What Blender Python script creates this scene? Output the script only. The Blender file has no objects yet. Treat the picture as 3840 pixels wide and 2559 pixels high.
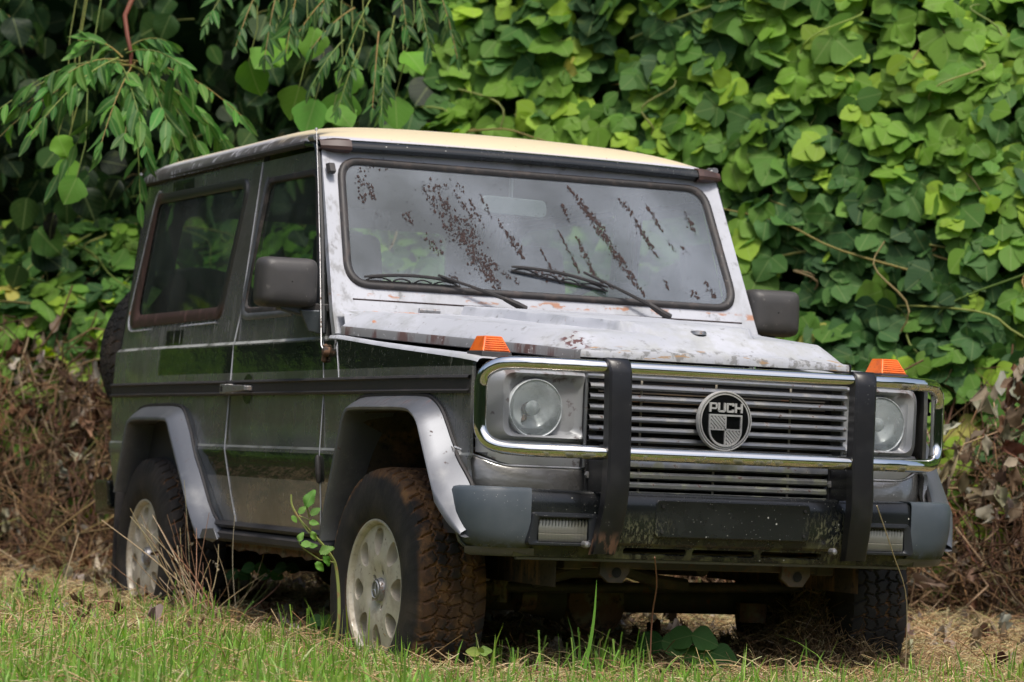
import bpy, bmesh, math, random
import numpy as np
from mathutils import Vector, Matrix
from mathutils.geometry import delaunay_2d_cdt

S = bpy.context.scene
COL = S.collection
rad = math.radians
rng = np.random.default_rng(7)
random.seed(7)

# ------------------------------------------------------------------ camera
CAM = np.array([8.6449967, -4.15211583, 0.77086467])
YAW, PITCH, ROLL, FPX = rad(156.47688325), rad(2.29894277), rad(2.31629212), 11429.199
_d = np.array([math.cos(PITCH) * math.cos(YAW), math.cos(PITCH) * math.sin(YAW), math.sin(PITCH)])
_r = np.cross(_d, [0, 0, 1]); _r /= np.linalg.norm(_r); _u = np.cross(_r, _d)
_r2 = _r * math.cos(ROLL) + _u * math.sin(ROLL); _u2 = -_r * math.sin(ROLL) + _u * math.cos(ROLL)
cd = bpy.data.cameras.new('camera'); cam = bpy.data.objects.new('camera', cd); COL.objects.link(cam)
m = Matrix(((_r2[0], _u2[0], -_d[0]), (_r2[1], _u2[1], -_d[1]), (_r2[2], _u2[2], -_d[2]))).to_4x4()
m.translation = Vector(CAM); cam.matrix_world = m
cd.sensor_width = 36; cd.lens = FPX * 36 / 3840; cd.clip_start = .05; cd.clip_end = 500
cd.dof.use_dof = True; cd.dof.focus_distance = 9.0; cd.dof.aperture_fstop = 4.8
S.camera = cam

# ------------------------------------------------------------------ light
SUN_EL, SUN_AZ = rad(62), rad(-10)          # azimuth from +x towards +y
w = bpy.data.worlds.new('World'); S.world = w; w.use_nodes = True
nt = w.node_tree; bg = nt.nodes['Background']
sky = nt.nodes.new('ShaderNodeTexSky'); sky.sky_type = 'NISHITA'; sky.sun_disc = False
sky.sun_elevation = SUN_EL; sky.sun_rotation = math.pi / 2 - SUN_AZ
sky.dust_density = 5.0; sky.air_density = 1.0; sky.ozone_density = 1.0
nt.links.new(sky.outputs[0], bg.inputs[0]); bg.inputs[1].default_value = 0.15
sl = bpy.data.lights.new('sun', 'SUN'); sl.energy = 2.4; sl.angle = rad(9); sl.color = (1, .965, .90)
sun = bpy.data.objects.new('sun', sl); COL.objects.link(sun)
sv = Vector((math.cos(SUN_EL) * math.cos(SUN_AZ), math.cos(SUN_EL) * math.sin(SUN_AZ), math.sin(SUN_EL)))
sun.rotation_euler = sv.to_track_quat('Z', 'Y').to_euler(); sun.location = sv * 30
S.view_settings.view_transform = 'Standard'; S.view_settings.look = 'None'
S.view_settings.exposure = 0.25; S.view_settings.gamma = 1.0
S.view_settings.use_curve_mapping = False
S.cycles.max_bounces = 10; S.cycles.transparent_max_bounces = 24; S.cycles.sample_clamp_indirect = 6

# ------------------------------------------------------------------ materials
def NT(name):
    ma = bpy.data.materials.new(name); ma.use_nodes = True
    t = ma.node_tree
    for n in list(t.nodes): t.nodes.remove(n)
    out = t.nodes.new('ShaderNodeOutputMaterial')
    return ma, t, out

class G:
    """tiny node graph helper"""
    def __init__(s, t): s.t = t; s.co = None
    def n(s, typ, **k):
        nd = s.t.nodes.new(typ)
        for a, b in k.items(): setattr(nd, a, b)
        return nd
    def l(s, a, b): s.t.links.new(a, b)
    def coord(s):
        if s.co is None:
            s.co = s.n('ShaderNodeTexCoord').outputs['Object']
        return s.co
    def val(s, x, inp):
        if hasattr(x, 'links'): s.l(x, inp)
        else: inp.default_value = x
    def math(s, op, a, b=None, clamp=False):
        nd = s.n('ShaderNodeMath', operation=op); nd.use_clamp = clamp
        s.val(a, nd.inputs[0])
        if b is not None: s.val(b, nd.inputs[1])
        return nd.outputs[0]
    def ramp(s, v, lo, hi, smooth=True):
        nd = s.n('ShaderNodeMapRange'); nd.interpolation_type = 'SMOOTHSTEP' if smooth else 'LINEAR'
        s.l(v, nd.inputs[0]); nd.inputs[1].default_value = lo; nd.inputs[2].default_value = hi
        return nd.outputs[0]
    def noise(s, scale, detail=4, st=(1, 1, 1), rough=.55, dist=0, off=(0, 0, 0), rot=(0, 0, 0)):
        mp = s.n('ShaderNodeMapping'); s.l(s.coord(), mp.inputs[0]); mp.inputs['Scale'].default_value = st
        mp.inputs['Location'].default_value = off; mp.inputs['Rotation'].default_value = rot
        nd = s.n('ShaderNodeTexNoise'); s.l(mp.outputs[0], nd.inputs['Vector'])
        nd.inputs['Scale'].default_value = scale; nd.inputs['Detail'].default_value = detail
        nd.inputs['Roughness'].default_value = rough; nd.inputs['Distortion'].default_value = dist
        return nd.outputs[0]
    def vor(s, scale, st=(1, 1, 1)):
        mp = s.n('ShaderNodeMapping'); s.l(s.coord(), mp.inputs[0]); mp.inputs['Scale'].default_value = st
        nd = s.n('ShaderNodeTexVoronoi'); s.l(mp.outputs[0], nd.inputs['Vector']); nd.inputs['Scale'].default_value = scale
        return nd.outputs['Distance']
    def mixc(s, f, a, b):
        nd = s.n('ShaderNodeMix', data_type='RGBA'); s.val(f, nd.inputs[0])
        for x, i in ((a, 6), (b, 7)):
            if hasattr(x, 'links'): s.l(x, nd.inputs[i])
            else: nd.inputs[i].default_value = (*x, 1) if len(x) == 3 else x
        return nd.outputs[2]
    def mixf(s, f, a, b):
        nd = s.n('ShaderNodeMix', data_type='FLOAT'); s.val(f, nd.inputs[0]); s.val(a, nd.inputs[2]); s.val(b, nd.inputs[3])
        return nd.outputs[0]
    def axis(s, k):
        if not hasattr(s, 'sep'):
            s.sep = s.n('ShaderNodeSeparateXYZ'); s.l(s.coord(), s.sep.inputs[0])
        return s.sep.outputs['XYZ'.index(k)]
    def box(s, bx):
        """soft box mask: {'z':(lo,hi,soft)}"""
        r = None
        for k, (lo, hi, so) in bx.items():
            a = s.axis(k.upper())
            q = s.math('MULTIPLY', s.ramp(a, lo - so, lo + so), s.math('SUBTRACT', 1.0, s.ramp(a, hi - so, hi + so)))
            r = q if r is None else s.math('MULTIPLY', r, q)
        return r

def mat(name, base, rough=.5, metal=0., coat=0., spec=.5, layers=(), bump=(), coatr=.08, sss=0):
    ma, t, out = NT(name); g = G(t)
    b = g.n('ShaderNodeBsdfPrincipled'); g.l(b.outputs[0], out.inputs[0])
    c, r, me = (*base, 1), rough, metal
    for L in layers:
        if 'vor' in L:
            mk = g.math('SUBTRACT', 1.0, g.ramp(g.vor(L['vor'], L.get('st', (1, 1, 1))), L['lo'], L['hi']))
            if L.get('thin'):
                mk = g.math('MULTIPLY', mk, g.ramp(g.noise(L['vor'] * L.get('tf', .31), 1, L.get('st', (1, 1, 1))), .5, .56))
        elif 's' in L:
            mk = g.ramp(g.noise(L['s'], L.get('d', 5), L.get('st', (1, 1, 1)), L.get('ro', .6), L.get('di', 0), L.get('off', (0, 0, 0)), L.get('rot', (0, 0, 0))), L['lo'], L['hi'])
        else: mk = 1.0
        if 'box' in L:
            bx = g.box(L['box'])
            if mk == 1.0: mk = bx
            elif L.get('add'): mk = g.ramp(g.math('ADD', g.noise(L['s'], L.get('d', 5), L.get('st', (1, 1, 1))), g.math('MULTIPLY', g.math('SUBTRACT', bx, .5), L['add'])), L['lo'], L['hi'])
            else: mk = g.math('MULTIPLY', mk, bx)
        if L.get('amt', 1) != 1: mk = g.math('MULTIPLY', mk, L['amt'])
        if 'c' in L: c = g.mixc(mk, c, L['c'])
        if 'r' in L: r = g.mixf(mk, r, L['r'])
        if 'm' in L: me = g.mixf(mk, me, L['m'])
    if hasattr(c, 'links'): g.l(c, b.inputs['Base Color'])
    else: b.inputs['Base Color'].default_value = c
    g.val(r, b.inputs['Roughness']); g.val(me, b.inputs['Metallic'])
    b.inputs['Coat Weight'].default_value = coat; b.inputs['Coat Roughness'].default_value = coatr
    b.inputs['Specular IOR Level'].default_value = spec
    prev = None
    for B in bump:
        nd = g.n('ShaderNodeBump'); nd.inputs['Strength'].default_value = B.get('k', .3); nd.inputs['Distance'].default_value = B.get('dist', .002)
        g.l(g.noise(B['s'], B.get('d', 3), B.get('st', (1, 1, 1))), nd.inputs['Height'])
        if prev: g.l(prev, nd.inputs['Normal'])
        prev = nd.outputs[0]
    if prev: g.l(prev, b.inputs['Normal'])
    return ma

FLECK = dict(vor=55, lo=.03, hi=.05, c=(.62, .62, .58), r=.8, m=0., thin=1, tf=.07)
FLECK2 = dict(vor=100, lo=.07, hi=.11, c=(.45, .45, .42), r=.8, m=0., amt=.8, thin=1, tf=.05)
DIRT = (.10, .085, .055)
M = {}
M['paint'] = mat('weathered_silver_paint', (.235, .235, .23), .25, .64, .35, layers=(
    dict(s=3.0, lo=.42, hi=.68, c=(.15, .148, .132), r=.34, m=.55),
    dict(s=14, st=(1.4, 1.4, .12), lo=.52, hi=.72, c=(.19, .19, .175), r=.5, m=.3, box={'z': (.9, 1.3, .12)}, amt=.75),
    dict(s=9, st=(1.2, 1, .08), lo=.55, hi=.68, c=(.06, .035, .028), r=.7, m=0., box={'x': (-3.1, -2.55, .06), 'z': (.95, 1.25, .05)}, amt=.6),
    dict(s=5, lo=.35, hi=.75, c=(.13, .105, .075), r=.4, m=.4, box={'z': (.3, .62, .08)}, amt=.25),
    dict(c=(.028, .034, .026), r=.07, m=.55, box={'z': (1.047, 1.142, .0015), 'x': (-2.372, .60, .002)}),
    dict(c=(.026, .032, .024), r=.07, m=.55, box={'z': (.688, .777, .0015), 'x': (-1.86, -.42, .05)}),
    dict(c=(.03, .036, .028), r=.1, m=.55, box={'z': (1.14, 1.215, .002), 'x': (-2.36, -2.15, .002)}),
    dict(c=(.02, .02, .02), r=.2, m=.3, box={'z': (1.75, 1.79, .002), 'x': (-2.52, -2.25, .002)}),
    dict(s=40, st=(1, 1, .15), lo=.60, hi=.66, c=(.42, .42, .42), r=.7, m=0., box={'z': (1.165, 1.26, .012), 'x': (-2.6, -1.65, .08)}, amt=.9),
    dict(s=150, d=6, st=(1, 1, .25), lo=.60, hi=.70, c=(.36, .36, .35), r=.8, m=0., box={'z': (1.06, 1.17, .04), 'x': (-.5, .7, .02)}, amt=.45),
    dict(s=9, lo=.34, hi=.5, c=(.34, .35, .34), r=.6, m=.1, box={'z': (1.1475, 1.158, .0012)}),  # bright line of the belt ledge, its sky highlight put into the colour
    dict(s=9, lo=.30, hi=.5, c=(.30, .31, .30), r=.6, m=.1, box={'z': (.789, .7965, .001)}),  # lower crease ledge: highlight painted in as a pale line
    dict(s=24, d=8, ro=.7, st=(1, 1, .35), lo=.60, hi=.72, c=(.24, .235, .21), r=.7, m=.1, amt=.5),
    FLECK, FLECK2),
    bump=(dict(s=4.5, d=4, st=(1, 1, 2.2), k=.5, dist=.012),))
WH = (.385, .40, .44)
def topl(extra=()):
    return (dict(s=4.5, lo=.40, hi=.66, c=(.45, .465, .51), r=.62),
            dict(s=5, d=9, ro=.68, st=(1, 1, .5), lo=.50, hi=.68, c=(.27, .28, .285), r=.6, amt=.7),
            dict(s=26, d=8, lo=.59, hi=.70, c=(.17, .17, .17), r=.6, amt=.75),
            dict(s=60, lo=.66, hi=.72, c=(.12, .085, .07), r=.8, amt=.6),
            dict(s=17, d=6, lo=.72, hi=.75, c=(.32, .14, .06), r=.9)) + tuple(extra) + (
            dict(vor=80, lo=.03, hi=.06, c=(.15, .10, .07), r=.8, thin=1, tf=.06),)
M['chalk'] = mat('chalky_faded_paint', WH, .5, 0, 0, layers=topl((
    dict(s=26, d=8, st=(1, .5, 1), lo=.52, hi=.58, c=(.36, .15, .06), r=.9, box={'z': (1.292, 1.312, .006)}, amt=.8),
    dict(s=22, d=8, lo=.42, hi=.55, c=(.06, .04, .035), r=.9, box={'z': (1.22, 1.262, .008), 'y': (-.30, -.10, .03)}, amt=.85),
    dict(s=30, d=8, st=(1, 1, .4), lo=.48, hi=.62, c=(.22, .22, .22), r=.8, box={'y': (-.80, -.70, .02)}, amt=.7),
    dict(s=18, d=8, lo=.50, hi=.66, c=(.25, .26, .26), r=.8, box={'z': (1.1, 1.262, .02)}, amt=.7))), bump=(dict(s=60, k=.12, dist=.002),))
M['hood'] = mat('chalky_faded_hood_paint', WH, .42, 0, 0, layers=topl((
    dict(s=16, d=8, lo=.40, hi=.66, c=(.36, .37, .37), r=.6, box={'x': (.44, .70, .10)}, amt=.85),
    dict(s=30, d=8, lo=.50, hi=.60, c=(.14, .14, .135), r=.7, box={'x': (.60, .70, .012)}, amt=.8),
    dict(s=22, d=8, st=(1, .5, 3), lo=.60, hi=.64, c=(.33, .20, .09), r=.9, box={'x': (.58, .70, .02), 'z': (1.0, 1.125, .005)}, amt=.8),
    dict(s=34, d=8, lo=.50, hi=.56, c=(.10, .045, .045), r=.8, box={'x': (.50, .60, .015), 'y': (-.455, -.40, .008)}),
    dict(s=20, d=8, st=(.3, 1, 1), lo=.55, hi=.6, c=(.5, .18, .05), r=.9, box={'x': (-.5, -.35, .02), 'y': (-.72, -.5, .02)}),
    )), bump=(dict(s=60, k=.12, dist=.002),))
M['hood_edge'] = mat('grey_worn_hood_flange', (.20, .20, .20), .5, .2, 0, layers=(
    dict(s=18, st=(1, 1, .2), lo=.5, hi=.62, c=(.09, .05, .045), r=.8, m=0), dict(s=40, lo=.6, hi=.7, c=(.5, .5, .5))))
M['roof'] = mat('yellowed_faded_roof_paint', (.45, .45, .50), .42, 0, .05, layers=(
    dict(s=2.3, d=3, lo=.18, hi=.40, c=(.62, .53, .36), r=.45, box={'z': (1.876, 2.2, .012)}),
    dict(s=3.3, d=3, lo=.22, hi=.40, c=(.62, .53, .36), r=.45, box={'z': (1.838, 1.90, .006), 'x': (-1.35, -.8, .12)}),
    dict(s=30, d=6, st=(1, .3, 1), lo=.50, hi=.60, c=(.30, .31, .33), r=.6, box={'z': (1.79, 1.862, .012), 'x': (-3.2, -.98, .03)}),
    dict(s=34, d=6, st=(1.6, .25, .5), lo=.36, hi=.47, c=(.05, .045, .045), r=.5, box={'z': (1.79, 1.860, .010), 'x': (-3.2, -.98, .03)}, amt=.95),
    dict(s=60, lo=.68, hi=.72, c=(.35, .2, .1), r=.8)), bump=(dict(s=50, k=.1, dist=.002),))
M['flare'] = mat('silver_arch_paint', (.135, .143, .16), .45, .5, .05, layers=(
    dict(s=7, lo=.5, hi=.8, c=(.24, .245, .25), r=.5, m=.4),
    dict(s=22, st=(2.5, 1, .4), lo=.55, hi=.66, c=(.13, .08, .085), r=.7, m=0, box={'z': (.93, 1.0, .012)}, amt=.7),
    dict(s=45, lo=.66, hi=.70, c=(.10, .08, .08), r=.8, m=0), FLECK2), bump=(dict(s=180, k=.12, dist=.0006),))
M['bezel'] = mat('grey_painted_plastic', (.33, .34, .355), .38, .3, .1, layers=(
    dict(s=9, lo=.5, hi=.75, c=(.18, .19, .19), r=.5, m=.3), dict(s=25, lo=.6, hi=.68, c=(.06, .035, .035), r=.8, m=0, amt=.7),
    dict(s=12, st=(1, 2, 1), lo=.45, hi=.6, c=(.09, .055, .045), r=.8, m=0, box={'z': (1.015, 1.06, .008)}, amt=.8), FLECK2))
M['rubber'] = mat('aged_black_rubber', (.028, .026, .026), .6, 0, layers=(dict(s=30, lo=.5, hi=.75, c=(.055, .045, .042), r=.8), dict(s=90, lo=.68, hi=.72, c=(.12, .11, .10))))
M['gasket'] = mat('aged_window_gasket', (.03, .028, .028), .55, 0, layers=(dict(s=22, lo=.48, hi=.7, c=(.075, .06, .055), r=.8), dict(s=60, lo=.64, hi=.7, c=(.12, .10, .09))))
M['gasket_brown'] = mat('brown_window_gasket', (.05, .028, .024), .5, 0, layers=(dict(s=18, st=(1, 1, .3), lo=.5, hi=.7, c=(.11, .055, .045), r=.8), dict(c=(.024, .025, .024), r=.4, box={'x': (-2.62, -1.0, .1), 'z': (1.29, 1.9, .02)})))
M['black'] = mat('black_bumper_paint', (.010, .012, .013), .25, 0, .2, layers=(
    dict(s=6, lo=.5, hi=.8, c=(.022, .024, .024), r=.4),
    dict(s=20, d=8, lo=.45, hi=.66, c=(.12, .12, .045), r=.95, box={'z': (.48, .56, .02)}, amt=.8),
    dict(s=60, d=9, ro=.75, st=(1, 1.6, .7), lo=.50, hi=.60, c=(.17, .17, .09), r=.95, box={'z': (.5, .64, .04), 'y': (.28, .42, .04)}, amt=.8),
    dict(s=60, d=9, ro=.75, st=(1, 1.6, .7), lo=.50, hi=.60, c=(.17, .17, .09), r=.95, box={'z': (.5, .62, .03), 'y': (-.36, -.20, .04)}, amt=.75),
    dict(vor=34, lo=.07, hi=.10, c=(.42, .42, .38), r=.8, thin=1, tf=.13), dict(vor=90, lo=.08, hi=.12, c=(.30, .30, .26), r=.8, thin=1, tf=.06), dict(s=2.5, d=9, ro=.7, lo=.5, hi=.75, c=(.04, .042, .038), r=.5, amt=.35)))
M['upright'] = mat('black_coated_bracket', (.010, .010, .012), .36, 0, layers=(
    dict(s=8, lo=.5, hi=.8, c=(.02, .02, .021), r=.5), FLECK2,
    dict(s=26, st=(1, 1.5, .35), lo=.48, hi=.56, c=(.16, .085, .05), r=.9, box={'z': (.5, .575, .02), 'y': (-.9, -.2, .01)})), bump=(dict(s=120, k=.15, dist=.0008),))
M['cap'] = mat('bluish_grey_bumper_plastic', (.055, .07, .085), .42, 0, layers=(
    dict(s=4, lo=.4, hi=.75, c=(.085, .10, .115), r=.5), dict(s=12, st=(1, .4, 1), lo=.55, hi=.65, c=(.025, .035, .05), box={'z': (.56, .62, .02)}),
    dict(s=26, lo=.4, hi=.6, c=(.05, .055, .02), r=.95, box={'z': (.4, .55, .018)}), FLECK2))
M['plastic'] = mat('weathered_mirror_plastic', (.045, .043, .042), .52, 0, layers=(dict(s=6, lo=.4, hi=.7, c=(.065, .06, .056)), dict(s=30, lo=.62, hi=.68, c=(.14, .13, .12), amt=.5), FLECK2), bump=(dict(s=250, k=.25, dist=.0006),))
M['chrome'] = mat('mossy_chrome', (.82, .81, .77), .07, 1., layers=(
    dict(s=9, lo=.55, hi=.75, c=(.72, .7, .62), r=.14), dict(s=60, lo=.68, hi=.74, c=(.16, .13, .08), r=.8, m=.1, amt=.7),
    dict(s=22, d=8, lo=.48, hi=.62, c=(.14, .13, .06), r=.85, m=0, box={'z': (.77, .806, .006)}, amt=.8),
    dict(s=26, d=8, lo=.46, hi=.62, c=(.12, .09, .055), r=.85, m=0, box={'y': (.5, .9, .06), 'z': (1.02, 1.052, .006)}, amt=.85)))
M['slat'] = mat('silver_grille_slats', (.21, .22, .235), .3, .6, .2, layers=(
    dict(s=20, lo=.5, hi=.7, c=(.25, .25, .24), r=.5), dict(s=16, d=6, lo=.5, hi=.62, c=(.12, .13, .07), r=.9, m=0, box={'z': (.6, .80, .02)}, amt=.7),
    dict(s=40, lo=.62, hi=.67, c=(.08, .05, .045), r=.9, m=0)))
M['dark'] = mat('dark_cavity', (.012, .012, .011), .8, 0)
M['under'] = mat('dirty_undercarriage', (.055, .048, .04), .7, 0, layers=(dict(s=9, lo=.45, hi=.65, c=(.11, .08, .05)), dict(s=24, lo=.58, hi=.68, c=(.13, .06, .03), r=.9)), bump=(dict(s=40, k=.5, dist=.004),))
M['rust'] = mat('rusty_metal', (.15, .08, .045), .85, .1, layers=(dict(s=14, lo=.45, hi=.6, c=(.17, .14, .09)), dict(s=30, lo=.5, hi=.65, c=(.04, .03, .025))), bump=(dict(s=50, k=.5, dist=.004),))
M['liner'] = mat('muddy_arch_liner', (.06, .045, .028), .85, 0, layers=(dict(s=7, st=(3, 1, .5), lo=.5, hi=.68, c=(.20, .11, .05)), dict(s=40, lo=.5, hi=.7, c=(.02, .018, .015))), bump=(dict(s=30, k=.6, dist=.006),))
M['rim'] = mat('dusty_champagne_alloy', (.62, .58, .48), .42, .25, .1, layers=(
    dict(s=10, lo=.45, hi=.75, c=(.42, .38, .29), r=.6, m=.1), dict(s=60, lo=.62, hi=.70, c=(.16, .11, .07), r=.9, m=0, amt=.7),
    dict(s=14, lo=.4, hi=.6, c=(.22, .16, .10), r=.9, m=0, box={'z': (-.3, -.14, .03)}, amt=.8), dict(s=22, d=8, lo=.50, hi=.70, c=(.34, .28, .19), r=.8, m=0, amt=.7)))
M['metalgrey'] = mat('dull_zinc', (.35, .35, .36), .4, .8, layers=(dict(s=60, lo=.55, hi=.7, c=(.2, .13, .09), m=.1, r=.8),))
M['orange'] = mat('orange_lens', (.80, .15, .008), .3, 0, .4, layers=(dict(s=22, lo=.45, hi=.7, c=(.62, .09, .004)), dict(s=60, d=8, lo=.58, hi=.70, c=(.25, .09, .03), amt=.7)), bump=(dict(s=260, k=.35, dist=.001),))
M['seat'] = mat('dark_seat_fabric', (.02, .022, .024), .9, 0)
M['white'] = mat('emblem_grey_enamel', (.46, .46, .45), .4, .2, layers=(dict(s=90, lo=.5, hi=.75, c=(.36, .36, .35)),))
M['gloss_black'] = mat('emblem_black_enamel', (.006, .006, .007), .08, 0, .5)
M['reflector'] = mat('painted_over_headlight', (.60, .64, .66), .38, .1, .3, layers=(dict(s=14, lo=.5, hi=.7, c=(.23, .255, .265), r=.5), FLECK2))
M['brown'] = mat('moss_brown_patch', (.034, .018, .016), .8, 0)
M['dash'] = mat('interior_plastic', (.022, .023, .025), .6, 0)

def glass(name, tint, dust, dcol, blotch=False, blue=(.9, 1, .95), ior=1.75):
    ma, t, out = NT(name); g = G(t)
    tr = g.n('ShaderNodeBsdfTransparent'); tr.inputs[0].default_value = (*tint, 1)
    gl = g.n('ShaderNodeBsdfGlossy'); gl.inputs['Roughness'].default_value = .03; gl.inputs[0].default_value = (*blue, 1)
    fr = g.n('ShaderNodeFresnel'); fr.inputs[0].default_value = ior
    mx = g.n('ShaderNodeMixShader'); g.l(fr.outputs[0], mx.inputs[0]); g.l(tr.outputs[0], mx.inputs[1]); g.l(gl.outputs[0], mx.inputs[2])
    df = g.n('ShaderNodeBsdfDiffuse'); df.inputs[0].default_value = (*dcol, 1)
    m2 = g.n('ShaderNodeMixShader')
    du = g.ramp(g.noise(3.0, 6), .25, .8); du = g.math('MULTIPLY', du, dust * 1.3)
    du = g.math('ADD', du, dust * .35)
    du = g.math('ADD', du, g.math('MULTIPLY', g.ramp(g.noise(90, 2), .68, .76), .12), clamp=True)
    g.l(du, m2.inputs[0]); g.l(mx.outputs[0], m2.inputs[1]); g.l(df.outputs[0], m2.inputs[2])
    res = m2.outputs[0]
    if blotch:
        # lichen runs: streaks slanting down the pane, broken into crumbs
        ro = (rad(24), 0, 0)
        st = g.noise(9, 3, (1, 1.25, .16), .6, .4, (0, .3, 0), ro)
        cr = g.noise(42, 6, (1, 1, .55), .75, .3, (0, 0, 0), ro)
        reg = g.noise(2.6, 1, (1, 1, .6), .5, 0, (0, .4, .3))
        v = g.math('ADD', g.math('MULTIPLY', st, .55), g.math('ADD', g.math('MULTIPLY', cr, .55), g.math('MULTIPLY', reg, .45)))
        mk = g.ramp(v, .865, .90)
        mk = g.math('MULTIPLY', mk, g.box({'z': (1.33, 1.72, .03), 'y': (-.66, .69, .02)}))
        mk = g.math('MULTIPLY', mk, .93)
        d2 = g.n('ShaderNodeBsdfDiffuse'); d2.inputs[0].default_value = (.045, .03, .03, 1)
        m3 = g.n('ShaderNodeMixShader'); g.l(mk, m3.inputs[0]); g.l(res, m3.inputs[1]); g.l(d2.outputs[0], m3.inputs[2]); res = m3.outputs[0]
    g.l(res, out.inputs[0])
    return ma
M['ws'] = glass('dusty_sky_hazed_windscreen', (.86, .97, .92), .25, (.38, .42, .49))  # dust film, made bluish and strong to paint in the sky's reflection
M['sideglass'] = glass('dark_side_glass', (.50, .60, .55), .07, (.35, .42, .38))
M['clear'] = glass('headlight_glass', (.95, .97, .97), .42, (.40, .44, .45), ior=1.2)
M['fogframe'] = mat('black_lamp_frame', (.018, .02, .024), .35, 0, .1, layers=(FLECK2,))
M['fog'] = mat('ribbed_fog_lens', (.20, .20, .16), .10, .6, .8, layers=(dict(s=26, lo=.45, hi=.65, c=(.20, .19, .10)), dict(s=5, lo=.4, hi=.6, c=(.36, .36, .32))))

def leafmat(name, trans=.35, rough=.42, spec=.5):
    ma, t, out = NT(name); g = G(t)
    at = g.n('ShaderNodeAttribute', attribute_name='Col')
    uv = g.n('ShaderNodeAttribute', attribute_name='UVl')
    sp = g.n('ShaderNodeSeparateXYZ'); g.l(uv.outputs['Vector'], sp.inputs[0])
    mid = g.math('SUBTRACT', 1.0, g.ramp(g.math('ABSOLUTE', sp.outputs[0]), .0, .035))
    # side veins
    sv_ = g.math('ADD', g.math('MULTIPLY', sp.outputs[1], 34.0), g.math('MULTIPLY', g.math('ABSOLUTE', sp.outputs[0]), -30.0))
    sv_ = g.ramp(g.math('SINE', sv_), .86, 1.0)
    vv = g.math('MAXIMUM', g.math('MULTIPLY', mid, .28), g.math('MULTIPLY', sv_, .06))
    c = g.mixc(vv, at.outputs['Color'], (.34, .42, .16))
    c = g.mixc(g.math('MULTIPLY', g.ramp(g.noise(16, 4), .55, .75), .35), c, (.10, .13, .03))
    b = g.n('ShaderNodeBsdfPrincipled'); g.l(c, b.inputs['Base Color']); b.inputs['Roughness'].default_value = rough
    b.inputs['Specular IOR Level'].default_value = spec
    tl = g.n('ShaderNodeBsdfTranslucent'); hs = g.n('ShaderNodeHueSaturation'); g.l(c, hs.inputs['Color'])
    hs.inputs['Value'].default_value = 1.7; hs.inputs['Saturation'].default_value = 1.15; hs.inputs['Hue'].default_value = .485
    g.l(hs.outputs[0], tl.inputs[0])
    mx = g.n('ShaderNodeMixShader'); mx.inputs[0].default_value = trans
    g.l(b.outputs[0], mx.inputs[1]); g.l(tl.outputs[0], mx.inputs[2]); g.l(mx.outputs[0], out.inputs[0])
    return ma
M['leaf'] = leafmat('vine_leaf', .36, .6, .2)
M['leaf_gloss'] = leafmat('tree_leaf', .25, .5, .18)
M['grass'] = leafmat('grass_blade', .30, .45, .4)
M['deadleaf'] = leafmat('dead_leaf', .12, .8, .2)

def attrmat(name, rough=.8, trans=0):
    ma, t, out = NT(name); g = G(t)
    at = g.n('ShaderNodeAttribute', attribute_name='Col')
    b = g.n('ShaderNodeBsdfPrincipled'); g.l(at.outputs['Color'], b.inputs['Base Color']); b.inputs['Roughness'].default_value = rough
    b.inputs['Specular IOR Level'].default_value = .25
    g.l(b.outputs[0], out.inputs[0]); return ma
M['twig'] = attrmat('dry_stem')
M['straw'] = attrmat('straw', .6)
M['bark'] = mat('tree_bark', (.025, .02, .016), .9, 0, layers=(dict(s=10, st=(4, 4, .7), lo=.45, hi=.6, c=(.025, .02, .016)),), bump=(dict(s=14, st=(4, 4, .7), k=.8, dist=.02),))
M['redstem'] = mat('reddish_stem', (.20, .07, .045), .6, 0)
M['greenstem'] = mat('green_stem', (.22, .26, .07), .6, 0, layers=(dict(s=30, lo=.5, hi=.65, c=(.25, .17, .07)),))

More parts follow.
